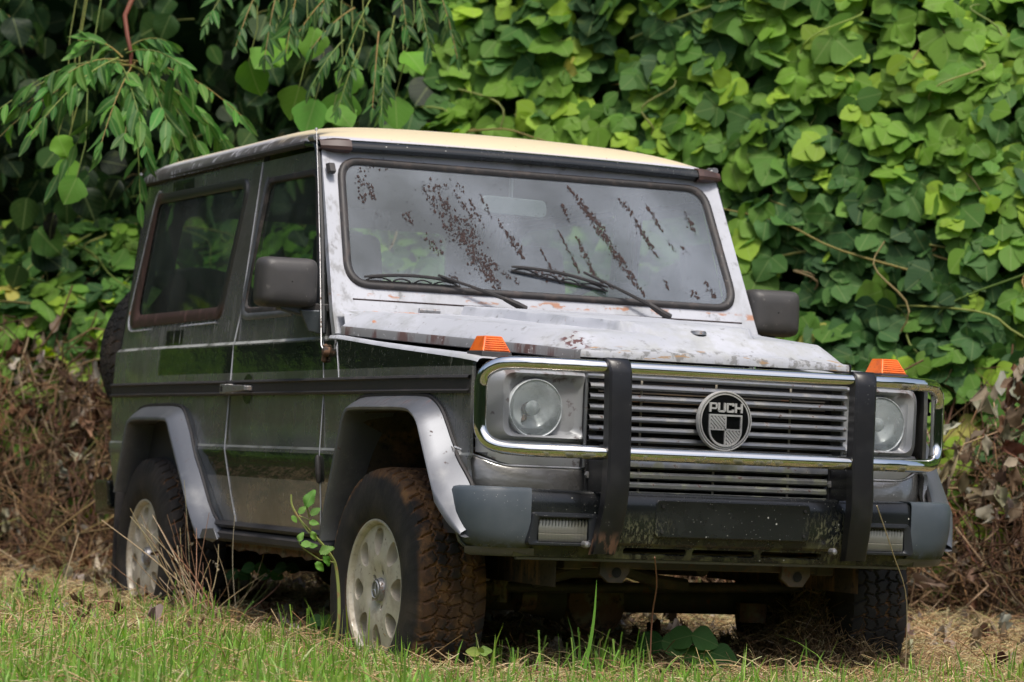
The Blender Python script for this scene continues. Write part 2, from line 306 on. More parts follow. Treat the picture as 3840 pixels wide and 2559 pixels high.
# ------------------------------------------------------------------ object helpers
def tag(o, label=None, cat=None, group=None, kind=None):
    if label: o['label'] = label
    if cat: o['category'] = cat
    if group: o['group'] = group
    if kind: o['kind'] = kind
    return o
def empty(name, loc=(0, 0, 0)):
    o = bpy.data.objects.new(name, None); COL.objects.link(o); o.location = loc; o.empty_display_size = .2
    bpy.context.view_layer.update()
    return o
ROOTLOC = {}
class MB:
    def __init__(s): s.v = []; s.f = []
    def add(s, vs, fs):
        n = len(s.v); s.v += [tuple(map(float, p)) for p in vs]; s.f += [tuple(i + n for i in f) for f in fs]; return s
    def box(s, x0, x1, y0, y1, z0, z1):
        vs = [(x, y, z) for x in (x0, x1) for y in (y0, y1) for z in (z0, z1)]
        return s.add(vs, [(0, 1, 3, 2), (4, 6, 7, 5), (0, 4, 5, 1), (2, 3, 7, 6), (0, 2, 6, 4), (1, 5, 7, 3)])
    def hexa(s, lo, hi):
        """two quads (4 points each, same winding) joined"""
        return s.add(list(lo) + list(hi), [(3, 2, 1, 0), (4, 5, 6, 7), (0, 1, 5, 4), (1, 2, 6, 5), (2, 3, 7, 6), (3, 0, 4, 7)])
    def grid(s, P, closeu=False):
        """P[i][j] -> points"""
        nu, nv = len(P), len(P[0]); vs = [p for row in P for p in row]; fs = []
        for i in range(nu if closeu else nu - 1):
            for j in range(nv - 1):
                a = i * nv + j; b = ((i + 1) % nu) * nv + j; fs.append((a, b, b + 1, a + 1))
        return s.add(vs, fs)
    def tube(s, path, r, n=10, cap=True):
        P = [Vector(p) for p in path]; rs = r if hasattr(r, '__len__') else [r] * len(P)
        rings = []; up = None
        for i, p in enumerate(P):
            t = (P[min(i + 1, len(P) - 1)] - P[max(i - 1, 0)]).normalized()
            if up is None:
                a = Vector((0, 0, 1)) if abs(t.z) < .9 else Vector((1, 0, 0)); up = (a - t * a.dot(t)).normalized()
            else: up = (up - t * up.dot(t)).normalized()
            bi = t.cross(up)
            rings.append([p + (up * math.cos(2 * math.pi * k / n) + bi * math.sin(2 * math.pi * k / n)) * rs[i] for k in range(n)])
        vs = [q for rg in rings for q in rg]; fs = []
        for i in range(len(P) - 1):
            for k in range(n): fs.append((i * n + k, i * n + (k + 1) % n, (i + 1) * n + (k + 1) % n, (i + 1) * n + k))
        if cap: fs.append(tuple(range(n))[::-1]); fs.append(tuple((len(P) - 1) * n + k for k in range(n)))
        return s.add(vs, fs)
    def lathe(s, prof, n=32, c=(0, 0, 0), ax='y', sg=1):
        """prof: (radius, along)"""
        vs = []
        for k in range(n):
            a = 2 * math.pi * k / n
            for (r, h) in prof:
                q = (r * math.cos(a), sg * h, r * math.sin(a)) if ax == 'y' else (h * sg, r * math.cos(a), r * math.sin(a)) if ax == 'x' else (r * math.cos(a), r * math.sin(a), h * sg)
                vs.append((q[0] + c[0], q[1] + c[1], q[2] + c[2]))
        m_ = len(prof); fs = []
        for k in range(n):
            for j in range(m_ - 1): fs.append((k * m_ + j, k * m_ + j + 1, ((k + 1) % n) * m_ + j + 1, ((k + 1) % n) * m_ + j))
        return s.add(vs, fs)
    def prism(s, poly, mapf, h0, h1):
        n = len(poly)
        return s.add([mapf(p, h0) for p in poly] + [mapf(p, h1) for p in poly],
                     [tuple(range(n))[::-1], tuple(range(n, 2 * n))] + [(i, (i + 1) % n, n + (i + 1) % n, n + i) for i in range(n)])
    def sheet(s, outer, holes, mapf, lines=(), step=.08, keep=None):
        pts = []; edges = []
        def loop(pl):
            b = len(pts); pts.extend([Vector(p) for p in pl]); k = len(pl)
            edges.extend([(b + i, b + (i + 1) % k) for i in range(k)])
        loop(outer)
        for h in holes: loop(h)
        xs = [p[0] for p in outer]; zs = [p[1] for p in outer]
        for zl in lines:
            b = len(pts); N = max(2, int((max(xs) - min(xs)) / step))
            for i in range(N + 1): pts.append(Vector((min(xs) - .01 + (max(xs) - min(xs) + .02) * i / N, zl)))
            edges.extend([(b + i, b + i + 1) for i in range(N)])
        x = min(xs) + step / 2
        while x < max(xs):
            z = min(zs) + step / 2
            while z < max(zs):
                if all(abs(z - q) > step * .25 for q in lines): pts.append(Vector((x, z)))
                z += step
            x += step
        R = delaunay_2d_cdt(pts, edges, [], 0, 1e-5)
        V, F = R[0], R[2]
        fs = []
        for f in F:
            c = sum((V[i] for i in f), Vector((0, 0))) / len(f)
            if inside(c, outer) and not any(inside(c, h) for h in holes): fs.append(tuple(f))
        used = sorted({i for f in fs for i in f}); mp = {i: k for k, i in enumerate(used)}
        return s.add([mapf(V[i]) for i in used], [tuple(mp[i] for i in f) for f in fs])
    def ring(s, A, B, mapf, h, hb=0.):
        """bead between two matching loops"""
        n = len(A); cols = []
        for i in range(n):
            a, b = Vector(A[i]), Vector(B[i])
            cols.append([mapf(0.)(a), mapf(h * .75)(a.lerp(b, .12)), mapf(h)(a.lerp(b, .5)), mapf(h * .6)(a.lerp(b, .85)), mapf(hb)(b)])
        return s.grid(cols, closeu=True)
    def build(s, name, m, parent=None, bevel=0, seg=2, smooth=35, solid=0, recalc=True, subsurf=0):
        me = bpy.data.meshes.new(name); me.from_pydata(s.v, [], s.f); me.update()
        if recalc:
            bm = bmesh.new(); bm.from_mesh(me); bmesh.ops.remove_doubles(bm, verts=bm.verts, dist=1e-6)
            bmesh.ops.recalc_face_normals(bm, faces=bm.faces)
            if solid:
                ref = Vector((-1.2, 0, 1.0))
                if sum(f.calc_area() * f.normal.dot(f.calc_center_median() - ref) for f in bm.faces) < 0: bmesh.ops.reverse_faces(bm, faces=bm.faces)
            bm.to_mesh(me); bm.free()
        if smooth:
            me.polygons.foreach_set('use_smooth', [True] * len(me.polygons)); me.set_sharp_from_angle(angle=rad(smooth))
        me.materials.append(M[m] if isinstance(m, str) else m)
        o = bpy.data.objects.new(name, me); COL.objects.link(o)
        if parent is not None:
            o.parent = parent; o.matrix_parent_inverse = parent.matrix_world.inverted()
        if solid:
            q = o.modifiers.new('s', 'SOLIDIFY'); q.thickness = abs(solid); q.offset = -1
            es = o.modifiers.new('e', 'EDGE_SPLIT'); es.split_angle = rad(38)
        if bevel:
            q = o.modifiers.new('b', 'BEVEL'); q.width = bevel; q.segments = seg; q.limit_method = 'ANGLE'; q.angle_limit = rad(32); q.harden_normals = True
        if subsurf:
            q = o.modifiers.new('ss', 'SUBSURF'); q.levels = subsurf; q.render_levels = subsurf
        bpy.context.view_layer.update()
        return o
def inside(p, poly):
    x, y = p[0], p[1]; c = False; n = len(poly)
    for i in range(n):
        x1, y1 = poly[i][0], poly[i][1]; x2, y2 = poly[(i + 1) % n][0], poly[(i + 1) % n][1]
        if (y1 > y) != (y2 > y) and x < (x2 - x1) * (y - y1) / (y2 - y1) + x1: c = not c
    return c
def rpoly(pts, r, n=6):
    out = []; k = len(pts); rs = r if hasattr(r, '__len__') else [r] * k
    for i in range(k):
        p = Vector(pts[i]); a = (Vector(pts[i - 1]) - p); b = (Vector(pts[(i + 1) % k]) - p); rr = rs[i]
        an = a.angle(b); d = min(rr / math.tan(an / 2), a.length * .49, b.length * .49)
        p0 = p + a.normalized() * d; p1 = p + b.normalized() * d
        for j in range(n + 1):
            t = j / n; out.append(tuple((1 - t) ** 2 * p0 + 2 * t * (1 - t) * p + t * t * p1))
    return out
def spline(pts, n=6):
    P = [Vector(p) for p in pts]; out = []
    for i in range(len(P) - 1):
        p0 = P[max(i - 1, 0)]; p1 = P[i]; p2 = P[i + 1]; p3 = P[min(i + 2, len(P) - 1)]
        for j in range(n):
            t = j / n
            out.append(.5 * ((2 * p1) + (p2 - p0) * t + (2 * p0 - 5 * p1 + 4 * p2 - p3) * t * t + (3 * p1 - p0 - 3 * p2 + p3) * t ** 3))
    out.append(P[-1]); return out
def lerp(a, b, t): return a + (b - a) * t
def sstep(a, b, x):
    t = min(1, max(0, (x - a) / (b - a))); return t * t * (3 - 2 * t)

# ================================================================== THE CAR
CAR = tag(empty('off_road_car', (-1.2, 0, .15)),
          'abandoned boxy silver off-road car with chalky bonnet, yellowed roof and chrome bull bar',
          'car')
YZ = [(.40, .760), (.52, .782), (.60, .7895), (.70, .796), (.779, .8035), (.788, .802), (.796, .7945), (.90, .7965), (.99, .7965), (1.07, .794), (1.140, .7895), (1.147, .788), (1.157, .7765), (1.25, .768), (1.5, .7475), (1.81, .7225), (1.9, .715)]
def yb(x, z):
    for (a, ya), (b, yb_) in zip(YZ, YZ[1:]):
        if z <= b: break
    t = (z - a) / (b - a); y = ya + (yb_ - ya) * t
    y -= .040 * max(0, (x - .05) / .55) ** 2 + .012 * max(0, (-2.3 - x) / .7) ** 2
    return y + .004 * math.sin((x + .5) * 2.6)
def side(sg, off=0.): return lambda p: (p[0], sg * (yb(p[0], p[1]) + off), p[1])
CRE = (.779, .796, 1.147, 1.157)
def wsx(z): return -.607 - (z - 1.318) * .519
WN = Vector((.8876, 0, .4606))
def wsm(off=0.): return lambda p: (wsx(p[1]) + WN.x * off, p[0], p[1] + WN.z * off)

FO = [(-.35, .505), (-.33, .58), (-.222, .83), (-.19, .89), (-.14, .912), (.08, .914), (.30, .912), (.37, .898), (.415, .87), (.452, .82), (.54, .70), (.61, .60), (.64, .572), (.662, .556)]
FJ = [(-.42, .505), (-.40, .58), (-.292, .85), (-.262, .91), (-.20, .955), (.08, .962), (.30, .960), (.365, .948), (.418, .918), (.455, .875), (.505, .81), (.60, .715), (.635, .65), (.655, .60)]
RO = [(-2.66, .60), (-2.60, .72), (-2.54, .84), (-2.51, .863), (-2.43, .872), (-2.25, .873), (-2.08, .872), (-2.035, .86), (-2.0, .82), (-1.86, .68), (-1.72, .545), (-1.63, .462)]
RJ = [(-2.73, .60), (-2.69, .72), (-2.63, .87), (-2.595, .912), (-2.50, .93), (-2.25, .934), (-2.10, .932), (-2.02, .918), (-1.955, .865), (-1.80, .705), (-1.66, .55), (-1.50, .475)]

def mid(A, B, t): return [(a[0] + (b[0] - a[0]) * t, a[1] + (b[1] - a[1]) * t) for a, b in zip(A, B)]
def rect(x0, x1, z0, z1): return [(x0, z0), (x1, z0), (x1, z1), (x0, z1)]

# window outlines in (x, z)
QW = [(-2.925, 1.247), (-1.745, 1.254), (-1.60, 1.731), (-2.70, 1.742)]
DW = [(-1.545, 1.257), (-.715, 1.250), (-.905, 1.722), (-1.415, 1.723)]
gap = .003
for sg in (-1, 1):
    sm = side(sg)
    # ---- rear quarter panel
    out = [(-2.955, .60), (-2.72, .60)] + [tuple(p) for p in mid(RO, RJ, .45)][::1] + [(-1.50, .50), (-1.436, .522), (-1.478, .62), (-1.508, .70), (-1.530, .785), (-1.530, 1.05), (-1.523, 1.15), (-1.50, 1.24), (-1.455, 1.50), (-1.487 + .035, 1.79)]
    out = [(-2.955, .60)] + mid(RO, RJ, .5) + [(-1.44, .50), (-1.425, .522), (-1.468, .62), (-1.500, .70), (-1.528, .785), (-1.528, 1.15), (-1.520, 1.25), (-1.500, 1.50), (-1.475, 1.815), (-2.885, 1.815), (-2.955, 1.50), (-3.005, 1.16), (-3.025, 1.14), (-3.03, .985), (-3.03, .785)]
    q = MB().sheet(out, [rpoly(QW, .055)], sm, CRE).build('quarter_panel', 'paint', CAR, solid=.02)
    if True:
        A = rpoly([(-2.94, 1.235), (-1.735, 1.242), (-1.585, 1.745), (-2.71, 1.757)], .065); B = rpoly([(-2.80, 1.287), (-1.775, 1.288), (-1.622, 1.710), (-2.685, 1.716)], .045)
        MB().ring(A, B, lambda o: side(sg, o), .010, .001).build('gasket', 'gasket_brown', q)
        A2 = rpoly([(-2.955, 1.225), (-1.725, 1.232), (-1.572, 1.755), (-2.72, 1.767)], .07)
        MB().tube([side(sg, .002)(p) for p in A2[-6:] + A2[:8]], .0045, 6).build('window_surround', 'chalk', q)
        MB().sheet(B, [], side(sg, -.004), step=.3).build('window_glass', 'sideglass', q, smooth=0)
    # ---- door
    dl = [(-1.428, .527), (-1.471, .62), (-1.503, .70), (-1.531, .785), (-1.531, 1.15), (-1.523, 1.25), (-1.503, 1.50), (-1.479, 1.79), (-.868, 1.79), (-.735, 1.45), (-.655, 1.25), (-.618, 1.15), (-.578, 1.05), (-.560, .98), (-.560, .785), (-.560, .62), (-.572, .532)]
    dl = [(x + (gap * 1.6 if x < -1.2 else -gap), z) for x, z in dl]
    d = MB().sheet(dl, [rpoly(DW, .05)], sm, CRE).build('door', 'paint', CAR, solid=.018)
    A = rpoly([(-1.545, 1.252), (-.71, 1.245), (-.90, 1.727), (-1.42, 1.730)], .05); B = rpoly([(-1.505, 1.278), (-.745, 1.272), (-.918, 1.705), (-1.385, 1.708)], .045)
    MB().ring(A, B, lambda o: side(sg, o), .004, -.008).build('window_seal', 'gasket', d)
    MB().sheet(B, [], side(sg, -.010), step=.3).build('window_glass', 'sideglass', d, smooth=0)
    # bright worn frame at the rear of the door window
    fr = MB(); A = [(-1.408, 1.735), (-1.428, 1.70), (-1.452, 1.60), (-1.512, 1.34), (-1.53, 1.275), (-1.515, 1.243), (-1.46, 1.232), (-1.30, 1.231), (-.98, 1.233)]
    B = [(-1.385, 1.73), (-1.405, 1.695), (-1.428, 1.60), (-1.478, 1.34), (-1.487, 1.29), (-1.475, 1.265), (-1.44, 1.256), (-1.30, 1.256), (-.98, 1.256)]
    fr.grid([[side(sg, .001)(a), side(sg, .009)(((a[0] + b[0]) / 2, (a[1] + b[1]) / 2)), side(sg, .004)(b)] for a, b in zip(A, B)]).build('window_frame', 'flare', d, smooth=60)
    # pale chipped door edges, their catch of light put into the colour
    ed = MB(); ed.tube([side(sg, .0015)((x - .004, z)) for x, z in dl[:8]], .0026, 6); ed.build('door_edge', 'chalk', d)
    ed = MB(); ed.tube([side(sg, .0005)((x + .003, z)) for x, z in dl[11:]], .0018, 6); ed.build('door_edge', 'chalk', d)
    # handle: bar with square push button and recess dish
    h = MB(); y0 = .80
    h.hexa([(-1.513, sg * y0, .972), (-1.455, sg * y0, .972), (-1.455, sg * y0, 1.008), (-1.513, sg * y0, 1.008)], [(-1.511, sg * (y0 + .036), .974), (-1.455, sg * (y0 + .036), .974), (-1.455, sg * (y0 + .036), 1.006), (-1.511, sg * (y0 + .036), 1.006)])
    h.hexa([(-1.455, sg * (y0 + .020), .975), (-1.262, sg * (y0 + .018), .983), (-1.262, sg * (y0 + .018), 1.000), (-1.455, sg * (y0 + .020), 1.005)], [(-1.455, sg * (y0 + .036), .975), (-1.262, sg * (y0 + .030), .983), (-1.262, sg * (y0 + .030), 1.000), (-1.455, sg * (y0 + .036), 1.005)])
    h.hexa([(-1.275, sg * (y0 - .01), .983), (-1.262, sg * (y0 - .01), .983), (-1.262, sg * (y0 - .01), 1.0), (-1.275, sg * (y0 - .01), 1.0)], [(-1.275, sg * (y0 + .02), .983), (-1.262, sg * (y0 + .02), .983), (-1.262, sg * (y0 + .02), 1.0), (-1.275, sg * (y0 + .02), 1.0)])
    hh = h.build('handle', 'metalgrey', d, bevel=.003)
    MB().add([side(sg, .042)(p) for p in rect(-1.502, -1.478, .980, 1.000)], [(0, 1, 2, 3)]).build('lock_button', 'dark', d, smooth=0)
    dish = MB(); cx, cz = -1.33, .990
    dish.grid([[side(sg, .0016 - .0005 * j)((cx + .055 * f * math.cos(a), cz + .052 * f * math.sin(a))) for j, f in enumerate((1, .75, .4, .02))] for a in [2 * math.pi * k / 24 for k in range(24)]], closeu=True)
    dish.build('handle_recess', 'black', d)
    # ---- fender
    top = [(-.574, 1.150), (-.48, 1.146), (0, 1.108), (.30, 1.086), (.50, 1.070), (.575, 1.062)]
    fl = [(-.554, .785), (-.554, .62), (-.554, .50), (-.385, .50)] + mid(FO, FJ, .5)[1:11] + [(.62, .66), (.585, .72), (.575, .85), (.575, 1.062)] + top[::-1][1:-1] + [(-.574, 1.150), (-.574, 1.05), (-.556, .98)]
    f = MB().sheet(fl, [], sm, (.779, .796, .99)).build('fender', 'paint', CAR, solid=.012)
    # cowl side strip above and behind fender shut line is part of the door pillar
    T = []
    for x, z in top + [(.60, 1.058)]:
        yo = yb(x, z); e = lerp(.77, .45, (x + .48) / 1.12) if x > -.48 else .77
        T.append([(x, sg * (yo - .0005), z), (x, sg * (yo - .006), z + .009), (x, sg * (yo - .016), z + .012), (x, sg * lerp(yo, min(e, yo - .02), .6), z + .008), (x, sg * min(e - .06, yo - .08), z - .004)])
    MB().grid(T).build('fender_top', 'hood', f, smooth=50)
    # worn shut line between fender and cowl
    MB().tube([side(sg, .001)(p) for p in [(-.478, 1.152), (-.468, 1.12), (-.44, 1.06), (-.424, 1.015)]], .0016, 6).build('fender_edge', 'chalk', f)
    # lower door hinge on the fender edge
    MB().tube([side(sg, .006)(p) for p in [(-.560, .773), (-.560, .765), (-.560, .72), (-.560, .69), (-.560, .682)]], [.004, .009, .0105, .009, .004], 8).build('hinge', 'rubber', f)
    MB().tube([side(sg, .004)(p) for p in [(-.566, 1.13), (-.566, 1.125), (-.566, 1.075), (-.566, 1.07)]], [.003, .010, .010, .003], 8).build('hinge', 'rust', f)
    # ---- rub strip
    rs = MB(); N = 40
    for (xa, xb) in ((-3.03, -1.533), (-1.524, .575)):
        rows = []
        for i in range(N + 1):
            x = lerp(xa, xb, i / N); o = sg
            rows.append([(x, o * (yb(x, 1) - .004), 1.022), (x, o * (yb(x, 1) + .009), 1.020), (x, o * (yb(x, 1) + .013), 1.013), (x, o * (yb(x, 1) + .006), 1.008), (x, o * (yb(x, 1) + .006), .980), (x, o * (yb(x, 1) + .013), .975), (x, o * (yb(x, 1) + .010), .968), (x, o * (yb(x, 1) - .004), .967)])
        rs.grid(rows)
    rs.build('rub_strip', 'rubber', CAR, smooth=30)
    # ---- flares
    for O, J, nm in ((FO, FJ, 'front'), (RO, RJ, 'rear')):
        rows = []
        OO, JJ = spline(O, 4), spline(J, 4)
        for o, j in zip(OO, JJ):
            tx = -max(0, o[0] - .58) * .62 if nm == 'front' else 0
            lip = (o[0] + (j[0] - o[0]) * .22, o[1] + (j[1] - o[1]) * .22)
            rows.append([(o[0], sg * .70, o[1] + .012), (o[0], sg * (.80 + tx), o[1] + .004), (o[0], sg * (.850 + tx), o[1]), (lerp(o[0], lip[0], .3), sg * (.862 + tx), lerp(o[1], lip[1], .3)), (lip[0], sg * (.864 + tx), lip[1]),
                         (lerp(lip[0], j[0], .12), sg * (.860 + tx), lerp(lip[1], j[1], .12)), (lerp(lip[0], j[0], .55), sg * lerp(.864 + tx, yb(*j), .42), lerp(lip[1], j[1], .55)), (j[0], sg * (yb(j[0], j[1]) + .004), j[1])])
        fo = MB().grid(rows).build('wheel_arch_flare', 'flare', CAR, smooth=50)
        MB().tube([(j[0] + .0, sg * (yb(*j) + .003), j[1] + .002) for j in JJ], .0065, 6).build('flare_seal', 'rubber', fo)
    # unfaded ghost of an older flare
    gh = [(-2.06, .925), (-1.97, .925), (-1.905, .87), (-1.84, .785), (-1.74, .69), (-1.60, .56), (-1.545, .505), (-1.62, .502), (-1.80, .66), (-1.92, .80), (-1.99, .89)]
    MB().sheet(gh, [], side(sg, .0012), CRE, step=.05).build('unfaded_paint_patch', 'flare', CAR)
    # broken flare tip
    MB().add([(-1.585, sg * .862, .47), (-1.44, sg * .845, .468), (-1.47, sg * .85, .505), (-1.56, sg * .86, .50), (-1.50, sg * .84, .455)], [(0, 1, 2, 3), (0, 4, 1)]).build('broken_flare_tip', 'flare', CAR, solid=.004, smooth=0)
    # ---- sill
    s_ = MB(); rows = []
    for i in range(12):
        x = lerp(-1.70, -.36, i / 11); rows.append([(x, sg * yv, z) for yv, z in ((.765, .535), (.79, .530), (.800, .518), (.794, .508), (.778, .505), (.790, .500), (.806, .488), (.806, .470), (.795, .460), (.74, .458))])
    s_.grid(rows).build('sill', 'rubber', CAR, smooth=30)
    s_ = MB(); rows = []
    for i in range(30):
        x = lerp(-1.52, -.40, i / 29); rows.append([(x, sg * .765, .462), (x, sg * .765, .434 + .004 * math.sin(i * 2.1) + .004 * math.sin(i * 5.3)), (x, sg * .70, .44)])
    s_.grid(rows).build('sill_flange', 'rust', CAR, smooth=30)
    # ---- A pillar drip rail and gutter
    gt = MB(); path = [(-2.90, sg * .722, 1.812), (-2.4, sg * .728, 1.816), (-1.6, sg * .732, 1.818), (-1.0, sg * .736, 1.815), (-.89, sg * .738, 1.806), (-.865, sg * .738, 1.78), (-.74, sg * .758, 1.50), (-.62, sg * .785, 1.22), (-.60, sg * .790, 1.165)]
    gt.tube(path[:4], .012, 8); gt.build('rain_gutter', 'rubber', CAR)
    MB().tube(path[3:], [.010, .012, .012, .010, .010, .008], 8).build('pillar_drip_rail', 'black', CAR)
    MB().tube([(-.875, sg * .745, 1.826), (-.93, sg * .745, 1.828)], .012, 8).build('gutter_clip', 'metalgrey', CAR, smooth=60)
    # ---- rear pillar trim
    rows = [[(x - .035, sg * (yb(x, z) - .06), z), (x - .02, sg * (yb(x, z) - .005), z), (x + .002, sg * (yb(x, z) + .002), z)] for x, z in ((-3.0, 1.16), (-2.955, 1.45), (-2.905, 1.75), (-2.89, 1.80))]
    MB().grid(rows).build('rear_pillar_trim', 'rubber', CAR)
    # ---- mirror
    mx, my, mz = -.655, sg * .905, 1.325
    if sg > 0: my = .868
    mo = MB(); rows = []
    for i, (dx, k) in enumerate(((-.045, .90), (-.045, .97), (-.038, 1.0), (.0, 1.0), (.028, .96), (.043, .88), (.052, .72), (.055, .4), (.055, .02))):
        pl = rpoly([(-.100 * k, -.082 * k), (.100 * k, -.078 * k), (.098 * k, .082 * k), (-.096 * k, .080 * k)], .032 * k, 5)
        rows.append([(mx + dx, my + p[0], mz + p[1]) for p in pl])
    mo.grid([[rows[i][j] for i in range(len(rows))] for j in range(len(rows[0]))], closeu=True)
    mr = mo.build('mirror', 'plastic', CAR, smooth=60)
    pl = rpoly([(-.088, -.072), (.088, -.070), (.086, .072), (-.086, .07)], .03, 5)
    MB().add([(mx - .043, my + p[0], mz + p[1]) for p in pl], [tuple(range(len(pl)))]).build('mirror_glass', 'gloss_black', mr, smooth=0)
    MB().hexa([(-.98, sg * .765, 1.262), (-.62, sg * .765, 1.262), (-.62, sg * .765, 1.235), (-.80, sg * .765, 1.235)], [(-.90, sg * .83, 1.262), (-.65, sg * .86, 1.262), (-.65, sg * .85, 1.242), (-.78, sg * .83, 1.242)]).build('mirror_gusset', 'rubber', mr, bevel=.004)
    ar = MB()
    ar.hexa([(-.86, sg * .77, 1.245), (-.615, sg * .775, 1.240), (-.640, sg * .775, 1.160), (-.72, sg * .775, 1.185)], [(-.82, sg * .80, 1.245), (-.640, sg * .862, 1.240), (-.655, sg * .825, 1.170), (-.72, sg * .80, 1.190)])
    ar.hexa([(-.72, sg * .80, 1.215), (-.66, sg * .80, 1.215), (-.66, sg * .80, 1.25), (-.72, sg * .80, 1.25)], [(-.70, sg * (abs(my) + .02), 1.238), (-.65, sg * (abs(my) + .02), 1.238), (-.65, sg * (abs(my) + .02), 1.262), (-.70, sg * (abs(my) + .02), 1.262)])
    ar.build('mirror_arm', 'cap', mr, bevel=.006)
    # ---- indicator
    ix0, ix1, iy0, iy1 = .425, .53, .620, .712
    lens = MB().hexa([(ix0, sg * iy0, 1.094), (ix1, sg * iy0, 1.092), (ix1, sg * iy1, 1.092), (ix0, sg * iy1, 1.094)], [(ix0 + .012, sg * (iy0 + .018), 1.140), (ix1 - .03, sg * (iy0 + .018), 1.139), (ix1 - .03, sg * (iy1 - .018), 1.139), (ix0 + .012, sg * (iy1 - .018), 1.140)])
    il = lens.build('indicator', 'orange', CAR, bevel=.004)
    rb = MB()
    for k in range(7):
        t = (k + .5) / 7; zz = 1.094 + .044 * t; xx = ix1 - .03 * t + .001; a = iy0 + .018 * t + .006; b2 = iy1 - .018 * t - .006
        rb.tube([(xx, sg * a, zz), (xx, sg * b2, zz)], .0016, 5)
    rb.build('lens_ribs', 'orange', il)
    MB().hexa([(ix0 - .01, sg * (iy0 - .004), 1.066), (ix1 + .008, sg * (iy0 - .004), 1.062), (ix1 + .008, sg * (iy1 + .006), 1.062), (ix0 - .01, sg * (iy1 + .006), 1.066)], [(ix0 - .004, sg * iy0, 1.096), (ix1 + .003, sg * iy0, 1.093), (ix1 + .003, sg * (iy1 + .002), 1.093), (ix0 - .004, sg * (iy1 + .002), 1.096)]).build('indicator_base', 'rubber', il, bevel=.003)

# ---- windscreen frame
fo = [(-.777, 1.165), (.777, 1.165), (.775, 1.24), (.735, 1.78), (.728, 1.80), (-.728, 1.80), (-.735, 1.78), (-.775, 1.24)]
WA = rpoly([(-.723, 1.318), (.723, 1.318), (.687, 1.763), (-.687, 1.763)], .085, 8)
WB = rpoly([(-.692, 1.342), (.692, 1.342), (.660, 1.741), (-.660, 1.741)], .062, 8)
WI = mid(WA, WB, .5)
fr = MB().sheet(fo, [WI], wsm(), (), step=.07).build('windscreen_frame', 'chalk', CAR, solid=.03)
MB().ring(WA, WB, lambda o: wsm(o + .001), .013, .0).build('windscreen_gasket', 'gasket', fr, smooth=60)
MB().sheet(WB, [], wsm(-.001), step=.5).build('windscreen_glass', 'ws', fr, smooth=0)
# pressed groove across the cowl
MB().tube([wsm(.0005)((y, 1.281)) for y in np.linspace(-.70, .72, 20)], .0026, 5).build('cowl_groove', 'brown', fr)
cw = MB(); cw.grid([[(x, y, z) for x, z in ((-.545, 1.243), (-.515, 1.236), (-.487, 1.226), (-.47, 1.18))] for y in np.linspace(-.765, .765, 24)]).build('cowl', 'chalk', CAR, smooth=40)
for y in (-.465, .485):
    hg = MB(); hg.tube([(-.505, y - .036, 1.252), (-.505, y - .012, 1.252)], .0085, 10); hg.tube([(-.505, y - .011, 1.252), (-.505, y + .012, 1.252)], .0085, 10); hg.tube([(-.505, y + .013, 1.252), (-.505, y + .036, 1.252)], .0085, 10)
    hg.box(-.515, -.495, y - .034, y + .034, 1.236, 1.246); hg.build('hood_hinge', 'metalgrey', CAR)
for sg in (-1, 1):
    MB().hexa([(-.795, sg * .705, 1.70), (-.79, sg * .735, 1.70), (-.81, sg * .735, 1.735), (-.815, sg * .705, 1.735)], [(-.77, sg * .708, 1.708), (-.77, sg * .728, 1.708), (-.79, sg * .728, 1.738), (-.79, sg * .708, 1.738)]).build('windscreen_stay', 'rubber', CAR, bevel=.003) if sg < 0 else None
# ---- sun strip above windscreen
vis = MB(); rows = []
for i in range(25):
    y = lerp(-.66, .66, i / 24); c = .008 * (1 - (y / .66) ** 2)
    rows.append([(-.862, y, 1.812 + c), (-.838, y, 1.822 + c), (-.818, y, 1.815 + c), (-.806, y, 1.800 + c), (-.806, y, 1.792 + c), (-.828, y, 1.784 + c), (-.858, y, 1.782 + c)])
vs_ = vis.grid(rows).build('drip_visor', 'black', CAR, smooth=50)
for sg in (-1, 1):
    ec = MB(); rows = []
    for t in (0, .15, .5, .85, 1):
        y = sg * lerp(.645, .745, t); k = 1 if t < .85 else .7; dx = -.03 * t * t
        rows.append([(-.862 + dx, y, 1.806 + .012 * k), (-.838 + dx, y, 1.806 + .02 * k), (-.812 + dx, y, 1.806 + .012 * k), (-.800 + dx, y, 1.797), (-.802 + dx, y, 1.797 - .012 * k), (-.830 + dx, y, 1.797 - .020 * k), (-.862 + dx, y, 1.797 - .018 * k)])
    ec.grid(rows); ec.build('visor_end_cap', 'gasket_brown', vs_, smooth=45, solid=.003)
    for yy in (.675, .715): MB().lathe([(.0001, .004), (.004, .003), (.005, 0)], 8, (-.835 - .012, sg * yy, 1.822), 'z').build('cap_screw', 'white', vs_)
# ---- roof
rows = []
NX, NY = 44, 41
def roofz(x, y):
    u = abs(y) / .738; h = .078 * (1 - u ** 8) ** .7 + .024 * (1 - u * u) if u < 1 else 0
    f = 1 - (max(0, (x + 1.45) / .58)) ** 2.2; r_ = 1 - (max(0, (-2.72 - x) / .235)) ** 2.6
    g_ = max(0, min(f, r_)) ** .55
    return 1.817 + h * g_ + .010 * g_
ys = [math.copysign(1 - (1 - abs(t)) ** 1.9, t) * .738 for t in np.linspace(-1, 1, NY)]
xs = [-2.955 + (2.955 - .87) * (.5 - .5 * math.cos(math.pi * t)) for t in np.linspace(0, 1, NX)]
for x in xs: rows.append([(x, ys[0], 1.806)] + [(x, y, roofz(x, y)) for y in ys] + [(x, ys[-1], 1.806)])
rf = MB().grid(rows).build('roof', 'roof', CAR, smooth=60)
rg = MB()
for a in (-1, 1): rg.tube([(-2.955, a * .70, 1.815), (-2.975, a * .722, 1.835), (-2.93, a * .735, 1.85)], .006, 6)
